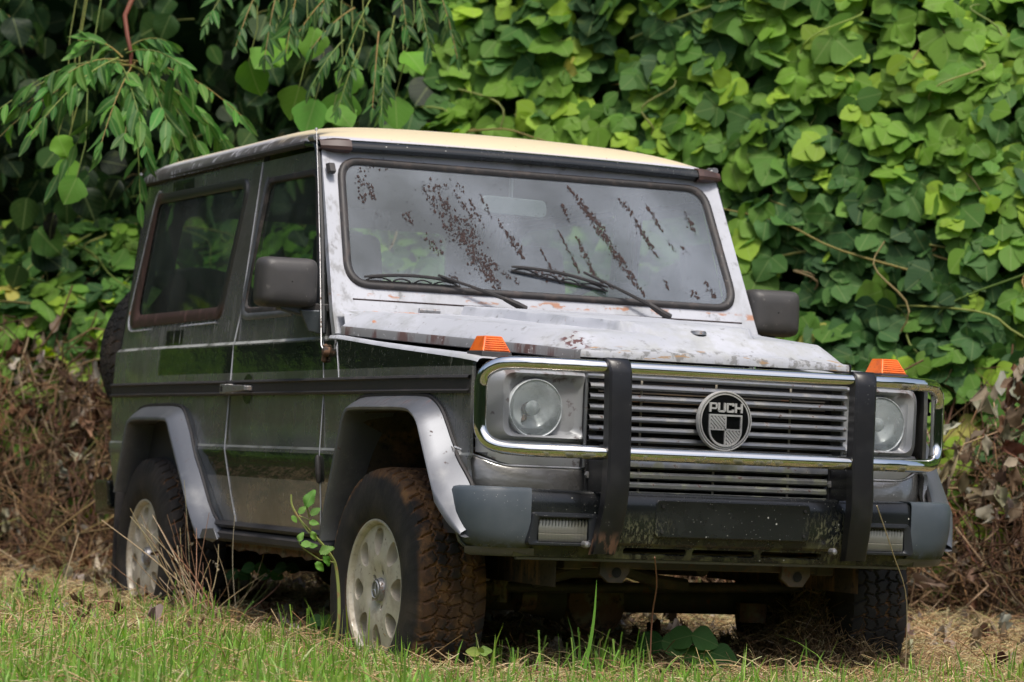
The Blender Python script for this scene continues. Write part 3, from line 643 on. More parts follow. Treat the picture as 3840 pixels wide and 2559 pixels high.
rg.tube([(-2.962, y, 1.822) for y in np.linspace(-.72, .72, 8)], .008, 6); rg.build('rear_gutter', 'flare', rf)
MB().box(-2.93, -.88, -.70, .70, 1.775, 1.792).build('headliner', 'dash', CAR)

# ---- hood
def hood_e(t): return lerp(.772, .446, t)
def hoodz(x, y):
    t = (x + .48) / 1.12; e = hood_e(t); ze = lerp(1.186, 1.108, t); zt = lerp(1.238, 1.156, t)
    d = e - abs(y)
    z = lerp(ze, zt, sstep(0, 1, min(1, d / .082)) if d < .082 else 1) if d < .082 else zt
    z = ze + (zt - ze) * max(0, min(1, d / .075)) ** .8
    z += .010 * (1 - (abs(y) / e) ** 2)
    hw = lerp(.36, .225, min(1, t / .80)) - max(0, t - .80) * .9
    z += .030 * sstep(-.007, .007, hw - abs(y)) * (1 - sstep(.80, .92, t))
    f = sstep(.86, 1.0, t); z = lerp(z, 1.108 + .006 * (1 - (abs(y) / e) ** 2), f ** 1.3)
    return z
rows = []
for t in [i / 60 for i in range(61)]:
    x = -.48 + 1.12 * t; e = hood_e(t); r = []
    for k in range(-120, 121):
        u = k / 120; y = e * math.copysign(abs(u) ** .85, u); r.append((x - .012 * (abs(u) ** 6) * (t ** 8), y, hoodz(x, y)))
    rows.append(r)
hd = MB().grid(rows).build('hood', 'hood', CAR, smooth=40)
fl = MB(); loop = []
for i in range(31): t = i / 30; loop.append((-.48 + 1.12 * t, -hood_e(t), hoodz(-.48 + 1.12 * t, -hood_e(t))))
fl2 = [[(p[0], p[1] - .001, p[2] + .001), (p[0], p[1] - .004, p[2] - .004), (p[0], p[1] - .004, p[2] - .026), (p[0], p[1] + .02, p[2] - .03)] for p in loop]
MB().grid(fl2).build('hood_flange', 'hood_edge', hd, smooth=50); MB().grid([[(a, -b, c) for a, b, c in r] for r in fl2]).build('hood_flange', 'hood_edge', hd, smooth=50)
ff = MB(); ff.grid([[(.64 - .012 * (abs(u) ** 6), u * .446, 1.1085 + .006 * (1 - u * u)), (.645 - .012 * (abs(u) ** 6), u * .447, 1.103), (.645 - .012 * (abs(u) ** 6), u * .447, 1.088), (.625, u * .44, 1.087)] for u in np.linspace(-1, 1, 24)]).build('hood_front_lip', 'hood', hd, smooth=50)
# round badge on the hood
bx, by = .50, .0
bz = hoodz(.50, .0)
b_ = MB().lathe([(.0001, .006), (.014, .005), (.017, .003), (.021, .006), (.0245, .004), (.026, -.006)], 28, (.50, .0, bz - .001), 'z').build('hood_badge', 'metalgrey', hd)
MB().lathe([(.0001, .0068), (.013, .006)], 20, (.50, 0, bz - .0004), 'z').build('badge_centre', 'brown', hd)
MB().tube([(-.44, .12, 1.24), (-.44, .12, 1.262)], [.009, .006], 8).build('washer_jet', 'metalgrey', hd)
MB().box(-.50, .44, -.55, .55, .72, .95).build('engine_mass', 'dark', CAR)

# ---- front panel, headlights
def fm(x): return lambda p: (x, p[0], p[1])
for sg in (-1, 1):
    # outer bezel block: wraps back round the wing
    A = rpoly([(.388, .838), (.735, .838), (.742, 1.044), (.388, 1.044)], [.012, .05, .05, .012], 6)
    Bq = rpoly([(.420, .852), (.660, .852), (.664, 1.030), (.420, 1.030)], .035, 6)
    Cq = rpoly([(.435, .860), (.650, .860), (.650, 1.020), (.435, 1.020)], .03, 6)
    n = len(A); cols = []
    for a, b, c in zip(A, Bq, Cq):
        wrap = .075 * max(0, (a[0] - .66) / .08) ** 1.3
        cols.append([(.56 - wrap, sg * (a[0] + (.012 if a[0] > .7 else 0)), a[1]), (.612 - wrap, sg * a[0], a[1]), (.622 - wrap * .6, sg * lerp(a[0], b[0], .25), lerp(a[1], b[1], .35)), (.626, sg * lerp(a[0], b[0], .75), lerp(a[1], b[1], .8)), (.622, sg * b[0], b[1]), (.600, sg * c[0], c[1]), (.594, sg * lerp(c[0], .573, .2), lerp(c[1], .932, .2))])
    hb = MB().grid(cols, closeu=True)
    # recess floor with round opening
    N = 48; circ = [(.573 + .090 * math.cos(2 * math.pi * k / N), .932 + .090 * math.sin(2 * math.pi * k / N)) for k in range(N)]
    cols = []
    for k in range(N):
        a = 2 * math.pi * k / N; dx, dz = math.cos(a), math.sin(a)
        s0 = min(.078 / max(abs(dx), 1e-6), .080 / max(abs(dz), 1e-6))
        # distance to recess boundary
        tx = ((.652 - .573) if dx > 0 else (.573 - .433)) / max(abs(dx), 1e-6); tz = .0825 / max(abs(dz), 1e-6); R_ = min(tx, tz)
        R_ = max(R_, .092)
        cols.append([(.599, sg * (.573 + dx * R_), .932 + dz * R_), (.597, sg * (.573 + dx * lerp(.091, R_, .5)), .932 + dz * lerp(.091, R_, .5)), (.594, sg * (.573 + dx * .0905), .932 + dz * .0905)])
    hb.grid(cols, closeu=True)
    bz_ = hb.build('headlight_surround', 'bezel', CAR, smooth=45, recalc=True)
    MB().lathe([(.0915, -.002), (.0915, -.05), (.02, -.06)], 40, (.594, sg * .573, .932), 'x').build('headlight_well', 'dark', bz_)
    hl = MB().lathe([(.020, -.036), (.05, -.026), (.068, -.010), (.078, .002), (.0805, .010), (.083, .013), (.0855, .010), (.0865, .003), (.086, -.008)], 48, (.604, sg * .573, .932), 'x').build('headlight', 'reflector', CAR, smooth=35)
    sh = MB().lathe([(.0001, .018), (.010, .016), (.018, .009), (.022, -.002), (.0205, -.012), (.017, -.018), (.0145, -.03), (.014, -.055)], 28, (.606, sg * .573 - .004, .933), 'x').build('bulb_shield', 'reflector', hl, smooth=60)
    MB().lathe([(.0165, -.017), (.019, -.022), (.0165, -.04)], 24, (.604, sg * .573 - .010, .930), 'x').build('bulb_socket', 'brown', hl)
    MB().tube([(.578, sg * .573 - .014, .918), (.582, sg * .573 - .022, .900), (.586, sg * .573 - .030, .893)], [.005, .008, .003], 6).build('shield_bracket', 'rust', hl)
    MB().lathe([(.0001, .024), (.03, .022), (.055, .018), (.073, .0125), (.081, .009)], 40, (.604, sg * .573, .932), 'x').build('headlight_glass', 'clear', hl, smooth=60)
    # lower bezel lip and lower panel
    lp = MB(); rows = []
    for i in range(13):
        y = lerp(.385, .735, i / 12); w_ = .05 * max(0, (y - .64) / .095) ** 2; zz = .765 + .045 * max(0, (y - .64) / .095) ** 2
        rows.append([(.600 - w_, sg * y, .842), (.610 - w_, sg * y, .836), (.612 - w_, sg * y, .80), (.606 - w_, sg * y, zz + .004), (.585 - w_, sg * y, zz)])
    lp.grid(rows).build('lower_bezel', 'bezel', CAR, smooth=40)
    lv = MB(); rows = []
    for i in range(17):
        y = lerp(.385, .785, i / 16); u = max(0, (y - .60) / .185); w_ = .10 * u ** 2.2; zt = .764 + .05 * max(0, (y - .64) / .145) ** 1.5
        rows.append([(.590 - w_, sg * y, zt), (.606 - w_, sg * y, zt - .001), (.612 - w_, sg * y, zt - .008), (.612 - w_, sg * y, .70), (.61 - w_, sg * y, .60)])
    lv.grid(rows).build('front_lower_panel', 'paint', CAR, smooth=50)
    MB().tube([(.607 - .10 * max(0, (y - .60) / .185) ** 2.2, sg * y, .765 + .05 * max(0, (y - .64) / .145) ** 1.5) for y in np.linspace(.39, .78, 20)], .0028, 6).build('panel_edge', 'chalk', CAR)
    # frame between light and grille
    MB().box(.56, .640, min(sg * .385, sg * .425), max(sg * .385, sg * .425), .765, 1.045).build('grille_post', 'upright', CAR, bevel=.006)
MB().box(.55, .60, -.70, .70, 1.044, 1.066).build('front_crossbar', 'upright', CAR, bevel=.006)

# ---- grille
gr = MB(); gr.tube([(.650, -.43, 1.034), (.650, .43, 1.034)], .007, 8); gr.tube([(.64, -.425, 1.034), (.64, -.425, .768)], .006, 8); gr.tube([(.64, .425, 1.034), (.64, .425, .768)], .006, 8)
grl = gr.build('grille', 'slat', CAR, smooth=50)
for z in (1.006, .975, .944, .9135, .8835, .8535):
    sl_ = MB(); sl_.grid([[(.640, y, z + .0085), (.658, y, z + .0090), (.666, y, z + .0045), (.668, y, z - .002), (.664, y, z - .0075), (.652, y, z - .0085), (.640, y, z - .006)] for y in np.linspace(-.425, .425, 9)]); sl_.build('slat', 'slat', grl, smooth=50)
lb = MB(); lb.grid([[(.630, y, .838), (.655, y, .836), (.660, y, .830), (.655, y, .806), (.662, y, .790), (.662, y, .776), (.640, y, .770)] for y in np.linspace(-.385, .385, 9)]).build('lower_bar', 'slat', grl, smooth=40)
for z, h in ((.7505, .011), (.722, .010), (.700, .004)):
    MB().grid([[(.630, y, z + h), (.652, y, z + h), (.661, y, z + h * .3), (.660, y, z - h * .6), (.648, y, z - h), (.63, y, z - h * .8)] for y in np.linspace(-.372, .372, 9)]).build('slat', 'slat', grl, smooth=50)
for y in (-.245, .0, .250):
    MB().tube([(.632, y, .70), (.632, y, 1.03)], .0035, 6).build('grille_rod', 'rim', grl)
MB().box(.585, .60, -.42, .42, .70, 1.04).build('radiator', 'dark', CAR)
rr_ = MB()
for k in range(26): rr_.box(.600, .604, -.40, .40, .715 + k * .0125, .7185 + k * .0125)
rr_.build('radiator_fins', 'under', CAR)
# ---- emblem
EZ = .920; EX = .688
em = MB().lathe([(.0001, -.006), (.0895, -.006), (.0895, .004), (.0875, .009), (.0845, .009), (.083, .006), (.0815, .0065), (.081, .009), (.0775, .009), (.0765, .006), (.0001, .006)], 64, (EX, 0, EZ), 'x').build('emblem', 'white', CAR, smooth=30)
MB().lathe([(.0001, .0072), (.0768, .0072)], 48, (EX, 0, EZ), 'x').build('emblem_field', 'gloss_black', em, smooth=0)
MB().lathe([(.0822, .0072), (.0838, .0078)], 48, (EX, 0, EZ), 'x').build('emblem_ring_groove', 'gloss_black', em, smooth=0)
def plate(mb, poly, x0, x1): mb.prism(poly, lambda p, h: (h, p[0], p[1]), x0, x1)
X0, X1 = EX + .006, EX + .0125
lt = MB()
def lbox(y0, y1, z0, z1): plate(lt, [(y0, z0), (y1, z0), (y1, z1), (y0, z1)], X0, X1)
ltop, lbot, th = .9735, .9455, .0062
W_ = .0255; ys_ = [-.0545, -.0265, .0015, .0295]
y = ys_[0]   # P
plate(lt, [(y, lbot), (y + th, lbot), (y + th, lbot + .0085), (y + W_ - .005, lbot + .0085), (y + W_, lbot + .0125), (y + W_, ltop - .004), (y + W_ - .004, ltop), (y, ltop)], X0, X1)
y = ys_[1]   # U
lbox(y, y + th, lbot + .004, ltop); lbox(y + W_ - th, y + W_, lbot + .004, ltop); plate(lt, [(y, lbot + .0045), (y + .004, lbot), (y + W_ - .004, lbot), (y + W_, lbot + .0045), (y + W_ - th, lbot + th), (y + th, lbot + th)], X0, X1)
y = ys_[2]   # C
lbox(y, y + th, lbot + .004, ltop - .004); plate(lt, [(y, ltop - .004), (y + .004, ltop), (y + W_ - .003, ltop), (y + W_, ltop - .003), (y + W_, ltop - .0095), (y + W_ - th, ltop - .0095), (y + W_ - th, ltop - th), (y + th, ltop - th)], X0, X1)
plate(lt, [(y, lbot + .004), (y + th, lbot + th), (y + W_ - th, lbot + th), (y + W_ - th, lbot + .0095), (y + W_, lbot + .0095), (y + W_, lbot + .003), (y + W_ - .003, lbot), (y + .004, lbot)], X0, X1)
y = ys_[3]   # H
lbox(y, y + th, lbot, ltop); lbox(y + W_ - th, y + W_, lbot, ltop); lbox(y + th, y + W_ - th, (lbot + ltop) / 2 - th / 2, (lbot + ltop) / 2 + th / 2)
lt.build('emblem_letters', 'white', em, smooth=0)
pd = MB(); plate(pd, [(ys_[0] + th + .001, lbot + .0145), (ys_[0] + W_ - th, lbot + .0145), (ys_[0] + W_ - th, ltop - .0055), (ys_[0] + th + .001, ltop - .0055)], X1 - .001, X1 + .0006)
pd.build('letter_counter', 'gloss_black', em, smooth=0)
# shield outline, cross and hatched quarters
def shield(k, o=0):
    top_, bot_, hw = .9395 - o, .8445 + o * 1.25, .0545 - o; pts = [(-hw, top_), (hw, top_), (hw, .895)]
    for i in range(1, 11): a = i / 10 * math.pi / 2; pts.append((hw * math.cos(a) ** .9 if i < 10 else 0, .895 - (.895 - bot_) * math.sin(a)))
    pts += [(-p[0], p[1]) for p in pts[3:-1][::-1]] + [(-hw, .895)]
    return pts
SO, SI = shield(1), shield(1, .0052)
se = MB(); nS = len(SO); se.grid([[(X0, a[0], a[1]), (X1, a[0], a[1]), (X1, b[0], b[1]), (X0, b[0], b[1])] for a, b in zip(SO, SI)], closeu=True)
def sb(y0, y1, z0, z1): plate(se, [(y0, z0), (y1, z0), (y1, z1), (y0, z1)], X0, X1 - .0002)
sb(-.0025, .0025, .846, .937); sb(-.052, .052, .8925, .8975)
def clipline(c0, poly, d=(1, -1)):
    return None
for (qa, qb, qc, qd) in ((-.0495, -.0025, .8975, .9345), (.0025, .0495, .846, .8925)):
    k = 0; s0 = -.11
    while s0 < .11:
        # line y + z = const runs top-left to bottom-right
        c_ = (qa + qb) / 2 + (qc + qd) / 2 + s0; seg = []
        for i in range(80):
            yy = lerp(qa, qb, i / 79); zz = c_ - yy
            if qc <= zz <= qd and inside((yy, zz), SI): seg.append((yy, zz))
        if len(seg) > 2:
            (ya, za), (yb2, zb2) = seg[0], seg[-1]; w2 = .0021
            plate(se, [(ya - w2, za - w2), (yb2 - w2, zb2 - w2), (yb2 + w2, zb2 + w2), (ya + w2, za + w2)], X0, X1 - .0004)
        s0 += .0112
se.build('emblem_shield', 'white', em, smooth=0)

# ---- bumper
bp = MB(); rows = []
for i in range(49):
    y = lerp(-.66, .66, i / 48); ce = .014 * (1 - sstep(.40, .43, abs(y)))
    rows.append([(.60, y, .702), (.690 + ce, y, .702), (.708 + ce, y, .699), (.716 + ce, y, .690), (.720 + ce, y, .66), (.718 + ce, y, .60), (.708 + ce * .5, y, .555), (.700, y, .545), (.70, y, .5445), (.672, y, .5445)])
bm_ = bp.grid(rows).build('bumper', 'black', CAR, smooth=35)
# lower valance with three slots
def vmap(p): return (.700 - (0.545 - p[1]) * .35, p[0], p[1])
MB().sheet([(-.66, .508), (.66, .508), (.66, .546), (-.66, .546)], [rpoly(rect(a, b, .521, .541), .009, 3) for a, b in ((-.316, -.112), (-.092, .114), (.134, .338))], vmap, step=.03).build('bumper_valance', 'black', bm_, solid=-.012)
# number plate field, slightly raised, with its screw holes
MB().prism(rpoly([(-.235, .574), (.275, .574), (.275, .684), (-.235, .684)], .018, 4), lambda p, h: (h - .012 * max(0, (.62 - p[1]) / .05) ** 2 * .25, p[0], p[1]), .728, .7362).build('plate_panel', 'black', bm_, bevel=.004)
for yy, zz in ((-.213, .664), (-.213, .590), (.255, .664), (.255, .590)): MB().lathe([(.0001, .002), (.0045, .002), (.0052, 0)], 10, (.7392 if zz > .6 else .7362, yy, zz), 'x').build('screw_hole', 'dark', bm_)
MB().tube([(.672, y, .506) for y in np.linspace(-.645, .645, 10)], .008, 8).build('bumper_lower_lip', 'flare', bm_)
for sg in (-1, 1):
    # end cap
    rows = []
    for i in range(25):
        t = i / 24; a = t * math.pi / 2
        # plan curve from front face inwards round to the side
        if t < .25: x, y = .728, lerp(.625, .685, t / .25)
        elif t < .80:
            b2 = (t - .25) / .55 * math.pi / 2; x, y = .610 + .118 * math.cos(b2), .685 + .130 * math.sin(b2)
        else: x, y = lerp(.610, .565, (t - .80) / .20), .815
        cx_, cy_ = .60, .60
        def P_(k, z):
            xx = x if t < .80 else lerp(.610, .575 + .4 * (.70 - z), (t - .80) / .20)
            return (lerp(xx, cx_, k), sg * lerp(y, cy_, k), z)
        rows.append([P_(.45, .704), P_(.10, .704), P_(.03, .700), P_(0, .690), P_(.0, .63), P_(.03, .585), P_(.09, .545), P_(.16, .532), P_(.45, .528)])
    MB().grid(rows).build('bumper_end_cap', 'cap', bm_, smooth=45, solid=.004)
    rows = []
    for x, y in ((.70, .60), (.695, .70), (.672, .755), (.64, .79)): rows.append([(x, sg * y, .532), (x - .01, sg * (y - .005), .512), (x - .03, sg * (y - .03), .506)])
    MB().grid(rows).build('cap_lip', 'flare', bm_, smooth=60)
    # fog lamp frame + lens
    A = rpoly([(.400, .541), (.640, .541), (.622, .637), (.400, .637)], .012, 4); Bf = rpoly([(.446, .552), (.600, .552), (.598, .620), (.448, .620)], .010, 4)
    MB().grid([[(.716, sg * a[0], a[1]), (.732, sg * lerp(a[0], b[0], .15), lerp(a[1], b[1], .2)), (.733, sg * lerp(a[0], b[0], .6), lerp(a[1], b[1], .7)), (.728, sg * lerp(a[0], b[0], .9), lerp(a[1], b[1], .95)), (.705, sg * b[0], b[1])] for a, b in zip(A, Bf)], closeu=True).build('fog_lamp_frame', 'fogframe', bm_, smooth=40)
    fg = MB(); NR = 15
    pts = []
    for i in range(NR * 4 + 1):
        y = lerp(.447, .599, i / (NR * 4)); x = .7215 + .0045 * math.cos(i * math.pi / 2)
        pts.append([(x - .004, sg * y, .553), (x, sg * y, .560), (x, sg * y, .5745), (x - .002, sg * y, .576), (x, sg * y, .5775), (x, sg * y, .613), (x - .005, sg * y, .619)])
    fg.grid(pts).build('fog_lamp_lens', 'fog', bm_, smooth=25)

# ---- bull bar
bb = MB()
def barpath(z0, z1):
    P = []
    for y in np.linspace(0, .50, 8): P.append((.788 - .02 * (y / .5) ** 2, y))
    return P
def loop_pts():
    half = [(.790, 0, 1.055), (.790, .20, 1.055), (.788, .40, 1.055), (.775, .52, 1.056), (.740, .63, 1.057), (.700, .690, 1.057)]
    cor = [(.672, .724, 1.050), (.650, .748, 1.030), (.640, .757, 1.000)]
    dn = [(.640, .757, .95), (.640, .757, .89)]
    c2 = [(.645, .752, .855), (.662, .734, .828), (.690, .702, .816)]
    lo = [(.735, .640, .812), (.775, .54, .812), (.795, .42, .812), (.800, .20, .812), (.800, 0, .812)]
    return half + cor + dn + c2 + lo
hp = spline(loop_pts(), 6)
for sg in (-1, 1): bb.tube([(x, sg * y, z) for x, y, z in hp], .0198, 20, cap=False)
bar = bb.build('bull_bar', 'chrome', CAR, smooth=60)
for sg in (-1, 1):
    up = MB(); prof = [(.768, 1.070), (.782, 1.083), (.800, 1.082), (.814, 1.070), (.821, 1.04), (.823, .95), (.825, .80), (.828, .72), (.822, .66), (.806, .60), (.786, .545), (.776, .522)]
    yc = [.404, .404, .404, .404, .402, .400, .398, .400, .402, .405, .410, .412]; rows = []
    for (x, z), c in zip([Vector(p) for p in prof], yc):
        w_ = .036 if z > .56 else .034
        rows.append([(x - .048, sg * (c) - w_ + .004, z - .003), (x - .006, sg * c - w_, z), (x, sg * c - w_ + .007, z + .001), (x + .001, sg * c, z + .001), (x, sg * c + w_ - .007, z + .001), (x - .006, sg * c + w_, z), (x - .048, sg * c + w_ - .004, z - .003)])
    P_ = MB().grid(rows).build('bull_bar_upright', 'upright', bar, smooth=50, solid=.004)
    br = MB(); br.box(.66, .79, sg * .40 - .025, sg * .40 - .019, .70, .79); br.box(.655, .667, sg * .40 - .030 , sg * .40 + .028, .695, .80)
    br.build('bull_bar_bracket', 'upright', bar, bevel=.003)
    MB().lathe([(.0001, .010), (.010, .009), (.0115, .004), (.0115, 0)], 6, (.667, sg * .40 - .024, .747), 'x').build('bolt', 'metalgrey', bar, smooth=30)
    MB().lathe([(.0001, .016), (.008, .014), (.011, .006), (.011, -.01)], 10, (.745, sg * .404 - .055, .548), 'x').build('bolt', 'metalgrey', bar, smooth=30)

# ---- lichen streaks on the windscreen, laid out on the pane
def wpane(u, v):
    """position on the pane from its own fractions: u across (0..1), v down (0..1)"""
    z = lerp(1.741, 1.342, v); hw = lerp(.660, .692, v); return (-hw + 2 * hw * u, z)
STR = [(.03, .10, .07, .22, .030, 26), (.035, .20, .045, .34, .012, 10), (.06, .17, .075, .30, .010, 8), (.145, .41, .17, .47, .020, 12), (.20, .60, .235, .70, .022, 16), (.20, .12, .235, .25, .018, 16), (.205, .18, .25, .40, .016, 22), (.23, .12, .27, .30, .022, 30), (.26, .13, .32, .13, .020, 14), (.255, .30, .30, .55, .030, 60), (.25, .45, .285, .62, .018, 24),
       (.29, .55, .36, .85, .040, 90), (.30, .40, .34, .58, .025, 36), (.31, .70, .38, .98, .028, 60), (.295, .20, .335, .40, .014, 24), (.33, .22, .36, .46, .010, 16), (.36, .18, .385, .38, .008, 18), (.42, .50, .455, .70, .016, 44), (.40, .40, .42, .50, .010, 8), (.36, .75, .41, .88, .016, 20), (.25, .90, .27, .96, .014, 12),
       (.505, .62, .54, .92, .006, 30), (.47, .82, .56, .84, .018, 40), (.565, .45, .60, .80, .007, 40), (.61, .48, .64, .82, .009, 48), (.585, .20, .60, .36, .008, 18), (.615, .05, .66, .28, .011, 40), (.64, .16, .70, .50, .016, 90), (.665, .38, .735, .72, .012, 70), (.70, .62, .755, .84, .008, 34), (.73, .80, .765, .95, .009, 24), (.63, .78, .655, .86, .012, 12),
       (.755, .12, .785, .24, .012, 22), (.785, .28, .815, .52, .012, 34), (.80, .42, .83, .62, .008, 22), (.83, .15, .86, .38, .007, 24), (.865, .46, .885, .56, .006, 8), (.90, .50, .915, .56, .006, 6), (.935, .18, .955, .36, .012, 20), (.90, .90, .915, .95, .010, 14), (.945, .82, .965, .94, .012, 20), (.05, .02, .12, .02, .01, 4), (.42, .88, .43, .93, .010, 5), (.66, .85, .68, .92, .008, 8), (.83, .78, .835, .9, .006, 8)]
rl2 = random.Random(4); li = MB()
def blob(y, z, r):
    n = rl2.choice((5, 6, 7)); a0 = rl2.random() * 6
    li.add([wsm(.0022)((y, z))] + [wsm(.0006)((y + r * rl2.uniform(.35, 1.25) * math.cos(a0 + 2 * math.pi * k / n), z + r * rl2.uniform(.5, 1.7) * math.sin(a0 + 2 * math.pi * k / n))) for k in range(n)], [(0, 1 + k, 1 + (k + 1) % n) for k in range(n)])
for u0, v0, u1, v1, w_, nn in STR:
    for k in range(int(nn * 2.8)):
        t = rl2.random(); p = wpane(lerp(u0, u1, t) , lerp(v0, v1, t)); s_ = w_ * (.5 + .7 * math.sin(t * 3.14))
        blob(p[0] + rl2.gauss(0, s_ * .42), p[1] + rl2.gauss(0, s_ * .6), rl2.choice((.0010, .0014, .002, .003, .0046)) * rl2.uniform(.7, 1.1))
for k in range(240): p = wpane(rl2.uniform(.04, .97), rl2.uniform(.06, .97)); blob(p[0], p[1], rl2.uniform(.0006, .0018))
lo_ = li.build('lichen_streaks', 'brown', bpy.data.objects['windscreen_glass'], smooth=0); lo_['kind'] = 'stuff'
# ---- wipers
def wp(y, z, o): return wsm(o)((y, z))
for pv, arm, b0, b1, sgn in (((-.118, 1.268), (-.40, 1.364), (-.655, 1.352), (-.315, 1.352), 1), ((.415, 1.272), (.135, 1.408), (-.120, 1.420), (.225, 1.370), 1)):
    wa = MB(); base = wsm(.004)((pv[0], pv[1] - .006))
    k1 = wp(lerp(pv[0], arm[0], .22), lerp(pv[1], arm[1], .22) + .004, .040)
    wa.tube([base, wp(pv[0], pv[1], .034)], .011, 8); wa.tube([wp(pv[0] + .012, pv[1] - .004, .036), wp(pv[0] - .02, pv[1] + .006, .042), k1], [.012, .012, .008], 8)
    wa.tube([k1, wp(lerp(pv[0], arm[0], .6), lerp(pv[1], arm[1], .6) + .003, .036), wp(*arm, .030)], [.0065, .005, .004], 6)
    wo = wa.build('wiper', 'rubber', CAR)
    bl = MB(); n = 12
    bl.tube([wp(lerp(b0[0], b1[0], t), lerp(b0[1], b1[1], t) - .010, .006) for t in np.linspace(0, 1, n)], .0035, 5)
    bl.tube([wp(lerp(b0[0], b1[0], t), lerp(b0[1], b1[1], t) - .001 + .006 * math.sin(t * math.pi), .014 + .014 * math.sin(t * math.pi)) for t in np.linspace(.0, 1, n)], [.003] + [.0055] * (n - 2) + [.003], 6)
    for ta, tb in ((.03, .28), (.30, .48), (.52, .70), (.72, .97)):
        bl.tube([wp(lerp(b0[0], b1[0], t), lerp(b0[1], b1[1], t) - .008 + .010 * math.sin((t - ta) / (tb - ta) * math.pi), .009) for t in np.linspace(ta, tb, 6)], .0028, 5)
    bl.build('wiper_blade', 'rubber', wo)
# ---- antenna
an = MB(); pts = [(-.548, -.806, 1.105), (-.560, -.812, 1.125), (-.585, -.806, 1.18), (-.69, -.782, 1.42), (-.79, -.762, 1.65), (-.878, -.746, 1.853)]
an.tube(pts, [.0032, .0026, .002, .0017, .0014, .0012], 6); an.tube([(-.8781, -.746, 1.850), (-.8800, -.7458, 1.857)], .0048, 8)
ao = an.build('antenna', 'metalgrey', CAR)
MB().lathe([(.0001, .016), (.012, .014), (.016, .004), (.016, -.01)], 12, (-.548, -.796, 1.105), 'y', -1).build('antenna_base', 'rust', ao)

# ---- wheels
TR, TW = .373, .118
def tyre():
    NT_, cols = 620, []
    # y stations over tread
    ysn = np.linspace(-.100, .100, 41); prof_in = [(.205, -.098), (.222, -.112), (.255, -.121), (.295, -.120), (.325, -.114), (.345, -.107)]
    vs, col = [], []
    nb = 62
    def tri(u): return abs((u % 1) - .5) * 2
    for k in range(NT_):
        a = 2 * math.pi * k / NT_; row = []
        sb_ = .0022 * (1 if tri(k / NT_ * nb * 1.0) > .5 else 0)
        for r, y in prof_in: row.append((r + (sb_ if r > .32 else 0), y, 0))
        for y in ysn:
            crown = TR - .010 * (y / .10) ** 4
            ph = k / NT_ * nb
            zig = .013 * (tri(ph) - .5)
            g_ = 0
            for c in (-.060, -.022, .022, .060):
                if abs(y - c - zig * (1 if c > 0 else -1)) < .0034: g_ = 1
            col_i = int(np.searchsorted([-.060, -.022, .022, .060], y - zig)); off = (0, .5, .25, .75, .4)[col_i]
            lat = ((ph * .75 if col_i in (0, 4) else ph) + off + (y * 7 if col_i in (1, 3) else -y * 9)) % 1
            if lat < (.15 if col_i in (0, 4) else .10): g_ = 1
            row.append((crown - .0065 * g_, y, g_))
        for r, y in prof_in[::-1]: row.append((r + (sb_ if r > .32 else 0), -y, 0))
        for r, y, g_ in row: vs.append((r * math.cos(a), y, r * math.sin(a))); col.append(g_)
    nv = len(vs) // NT_; fs = []
    for k in range(NT_):
        for j in range(nv - 1): fs.append((k * nv + j, k * nv + j + 1, ((k + 1) % NT_) * nv + j + 1, ((k + 1) % NT_) * nv + j))
    me = bpy.data.meshes.new('tyre'); me.from_pydata(vs, [], fs); me.update()
    at = me.color_attributes.new('Col', 'FLOAT_COLOR', 'POINT')
    at.data.foreach_set('color', np.array([(c, c, c, 1) for c in col], dtype=np.float32).ravel())
    me.polygons.foreach_set('use_smooth', [True] * len(me.polygons)); me.set_sharp_from_angle(angle=rad(40))
    return me
def tyremat(name, mud):
    ma, t, out = NT(name); g = G(t); b = g.n('ShaderNodeBsdfPrincipled'); g.l(b.outputs[0], out.inputs[0])
    at = g.n('ShaderNodeAttribute', attribute_name='Col')
    c = g.mixc(g.ramp(g.noise(9, 4), .4, .7), (.020, .019, .018), (.042, .036, .031))
    rr = g.axis('Y')
    tread = g.math('SUBTRACT', 1.0, g.ramp(g.math('ABSOLUTE', rr), .104, .112))
    mk = g.math('ADD', g.math('MULTIPLY', at.outputs['Fac'], .16), g.noise(6, 7, (1, 1, 1), .7))
    mk = g.math('MULTIPLY', g.ramp(mk, .66 - mud * .22, .84 - mud * .22), tread)
    mk = g.math('MULTIPLY', mk, .9)
    mc = g.mixc(g.ramp(g.noise(15, 4, off=(3, 1, 0)), .40, .62), (.11, .055, .025), (.25, .13, .05))
    c = g.mixc(mk, c, mc)
    c = g.mixc(g.math('MULTIPLY', g.ramp(g.noise(5, 5), .5, .75), .4), c, (.09, .065, .045))
    g.l(c, b.inputs['Base Color']); b.inputs['Roughness'].default_value = .75; b.inputs['Specular IOR Level'].default_value = .35
    nd = g.n('ShaderNodeBump'); nd.inputs['Strength'].default_value = .5; nd.inputs['Distance'].default_value = .003; g.l(g.noise(60, 4), nd.inputs['Height']); g.l(nd.outputs[0], b.inputs['Normal'])
    return ma
M['tyre_muddy'] = tyremat('muddy_tyre', 1.15); M['tyre'] = tyremat('dark_tyre', .15); M['tyre_rear'] = tyremat('dusty_tyre', .35)
TY = tyre(); TY.materials.append(M['tyre_muddy'])
